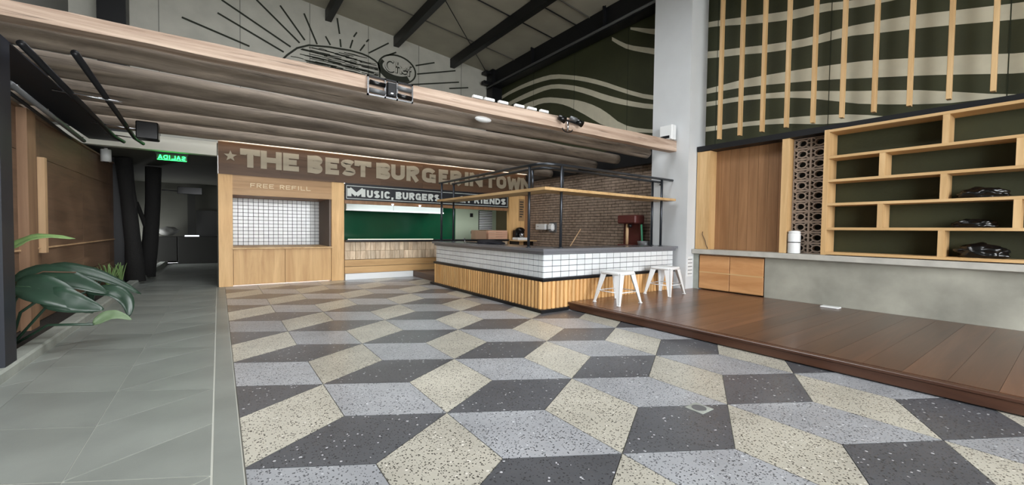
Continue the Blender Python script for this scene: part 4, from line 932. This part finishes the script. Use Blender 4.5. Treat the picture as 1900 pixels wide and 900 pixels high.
def spiky(loc, n, h, label, mat, seed):
    rnd = random.Random(seed); t = thing('spiky_plant', label, 'plant', loc, 'low plants by the fence')
    for k in range(n):
        a = rnd.uniform(0, 2 * pi); r = rnd.uniform(.15, .35) * h / .5; hh = h * rnd.uniform(.7, 1.1); L0 = Vector(loc)
        P = [L0, L0 + Vector((math.cos(a) * r * .2, math.sin(a) * r * .6, hh * .65)), L0 + Vector((math.cos(a) * r * .5, math.sin(a) * r * 1.3, hh))]
        V = []; F = []; m = 6; side = Vector((-math.sin(a), math.cos(a), 0))
        for q in range(m + 1):
            u = q / m; p = (1 - u) ** 2 * P[0] + 2 * u * (1 - u) * P[1] + u * u * P[2]; wv = .022 * (1 - u ** 2) + .002
            V += [p - side * wv, p + Vector((0, 0, -.006)), p + side * wv]
        for q in range(m):
            for s_ in (0, 1): b_ = 3 * q + s_; F.append((b_, b_ + 1, b_ + 4, b_ + 3))
        o = link('blade', me_from([v - L0 for v in V], F, smooth=True), mat, loc, t); so = o.modifiers.new('t', 'SOLIDIFY'); so.thickness = .004
spiky((-1.78, 11.3, .05), 22, .55, 'spiky pale green plant at the foot of the fence near the corridor', LEAF2, 3)
spiky((-1.80, 10.0, .05), 16, .5, 'low dark green plant between the broad leaves and the spiky plant', LEAF, 5)
spiky((-1.80, 12.6, .05), 14, .5, 'thin dry plant at the foot of the fence by the dark trunks', LEAF2, 9)
# dark trunks
g = thing('bare_tree', 'dark slanting trunk of a bare tree in the planting bed at the corridor entrance', 'tree', (-1.75, 13.2, .05))
tube('stem', [(-1.62, 13.2, .05), (-1.66, 13.2, 1.0), (-1.74, 13.2, 2.1), (-1.80, 13.2, 2.97)], [.19, .15, .14, .16], BARK, g, 12); tube('branch', [(-1.68, 13.2, 1.3), (-1.60, 13.15, 1.9), (-1.66, 13.15, 2.4)], .04, BARK, g, 8)
g = thing('bare_tree', 'upright thick dark trunk of a bare tree next to the slanting one', 'tree', (-1.75, 14.5, .05))
tube('stem', [(-1.60, 14.5, .05), (-1.48, 14.5, 1.0), (-1.42, 14.5, 2.0), (-1.40, 14.5, 2.95)], [.22, .17, .16, .17], BARK, g, 12); tube('branch', [(-1.48, 14.5, 1.0), (-1.62, 14.4, 1.6), (-1.74, 14.4, 2.0)], .05, BARK, g, 8)
# bulkhead and corridor
bk = tag(box('ceiling_bulkhead', -2.8, -.02, 11.5, 11.7, 3.0, 3.30, CEILW), 'pale bulkhead over the corridor entrance', 'ceiling', kind='structure')
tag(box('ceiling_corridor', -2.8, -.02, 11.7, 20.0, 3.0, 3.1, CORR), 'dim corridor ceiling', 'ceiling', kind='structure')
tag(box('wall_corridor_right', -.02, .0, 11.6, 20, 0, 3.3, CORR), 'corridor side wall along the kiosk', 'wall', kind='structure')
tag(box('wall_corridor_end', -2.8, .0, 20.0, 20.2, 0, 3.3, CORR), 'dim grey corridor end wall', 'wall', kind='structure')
tag(box('corridor_counter', -1.22, -.03, 19.3, 19.98, 0.001, 1.0, DARKIN, bevel=.01), 'dark counter at the end of the corridor', 'counter')
g = thing('corridor_screen', 'black screen on a dark stand at the end of the corridor', 'screen', (-.85, 19.8, 1))
box('panel', -1.24, -.50, 19.75, 19.85, 2.60, 2.86, BGLOSS, g, bevel=.01); box('stand', -.95, -.72, 19.82, 19.9, 1.001, 2.6, DARKIN, g); tube('cable', [(-1.24, 19.9, 2.7), (-1.7, 19.95, 2.72)], .02, BLACK, g, 6)
tag(box('glowing_paper', -1.02, -.6, 19.4, 19.6, 1.001, 1.05, WGLOW, bevel=.004), 'white sheet given its own glow on the dark corridor counter', 'paper')  # sheet glows by its own emission to look lit
tag(box('shutter', -.70, -.05, 19.92, 19.99, 1.001, 2.0, plain('shutter', (66, 66, 64), .6)), 'dark shutter behind the corridor counter', 'shutter')
bm = bmesh.new(); bmesh.ops.create_icosphere(bm, subdivisions=3, radius=1)
for v in bm.verts: v.co *= 1 + .25 * noise.noise(v.co * 2); v.co.x *= .3; v.co.y *= .2; v.co.z *= .16
tag(link('grey_bundle', bm_me(bm, smooth=True), LEFTW, (-1.50, 19.6, 1.20)), 'light grey bundle on a dark box at the corridor end', 'bundle')
tag(box('dark_box', -1.80, -1.24, 19.3, 19.98, .101, 1.0, DARKIN, bevel=.01), 'dark box beneath the grey bundle at the corridor end', 'box')
# exit sign, mirrored lettering
ex = thing('exit_sign', 'green lit exit sign with mirrored letters hanging over the corridor entrance', 'sign', (-.82, 11.72, 2.83))
box('housing', -1.10, -.54, 11.73, 11.78, 2.955, 2.999, BLACK, ex); box('panel', -1.08, -.56, 11.75, 11.756, 2.83, 2.955, plain('exit_panel', (30, 90, 48), .3), ex)
word('SALIDA', 0, .47, 2.855, 2.94, 11.742, 11.750, .17, EXITG, ex, .2, place=lambda a, b, y: (-.585 - a, y, b)); box('edge_light', -1.07, -.57, 11.745, 11.755, 2.832, 2.842, EXITG, ex)


tag(box('white_junction_box', -1.72, -1.58, 5.56, 5.62, 2.22, 2.32, WPLAST, bevel=.006), 'white junction box on the dark steel post', 'junction box')
tag(box('grey_plate', -1.80, -1.60, 5.585, 5.62, 1.86, 2.02, GREYST, bevel=.004), 'grey metal plate on the dark steel post below the white junction box', 'plate')
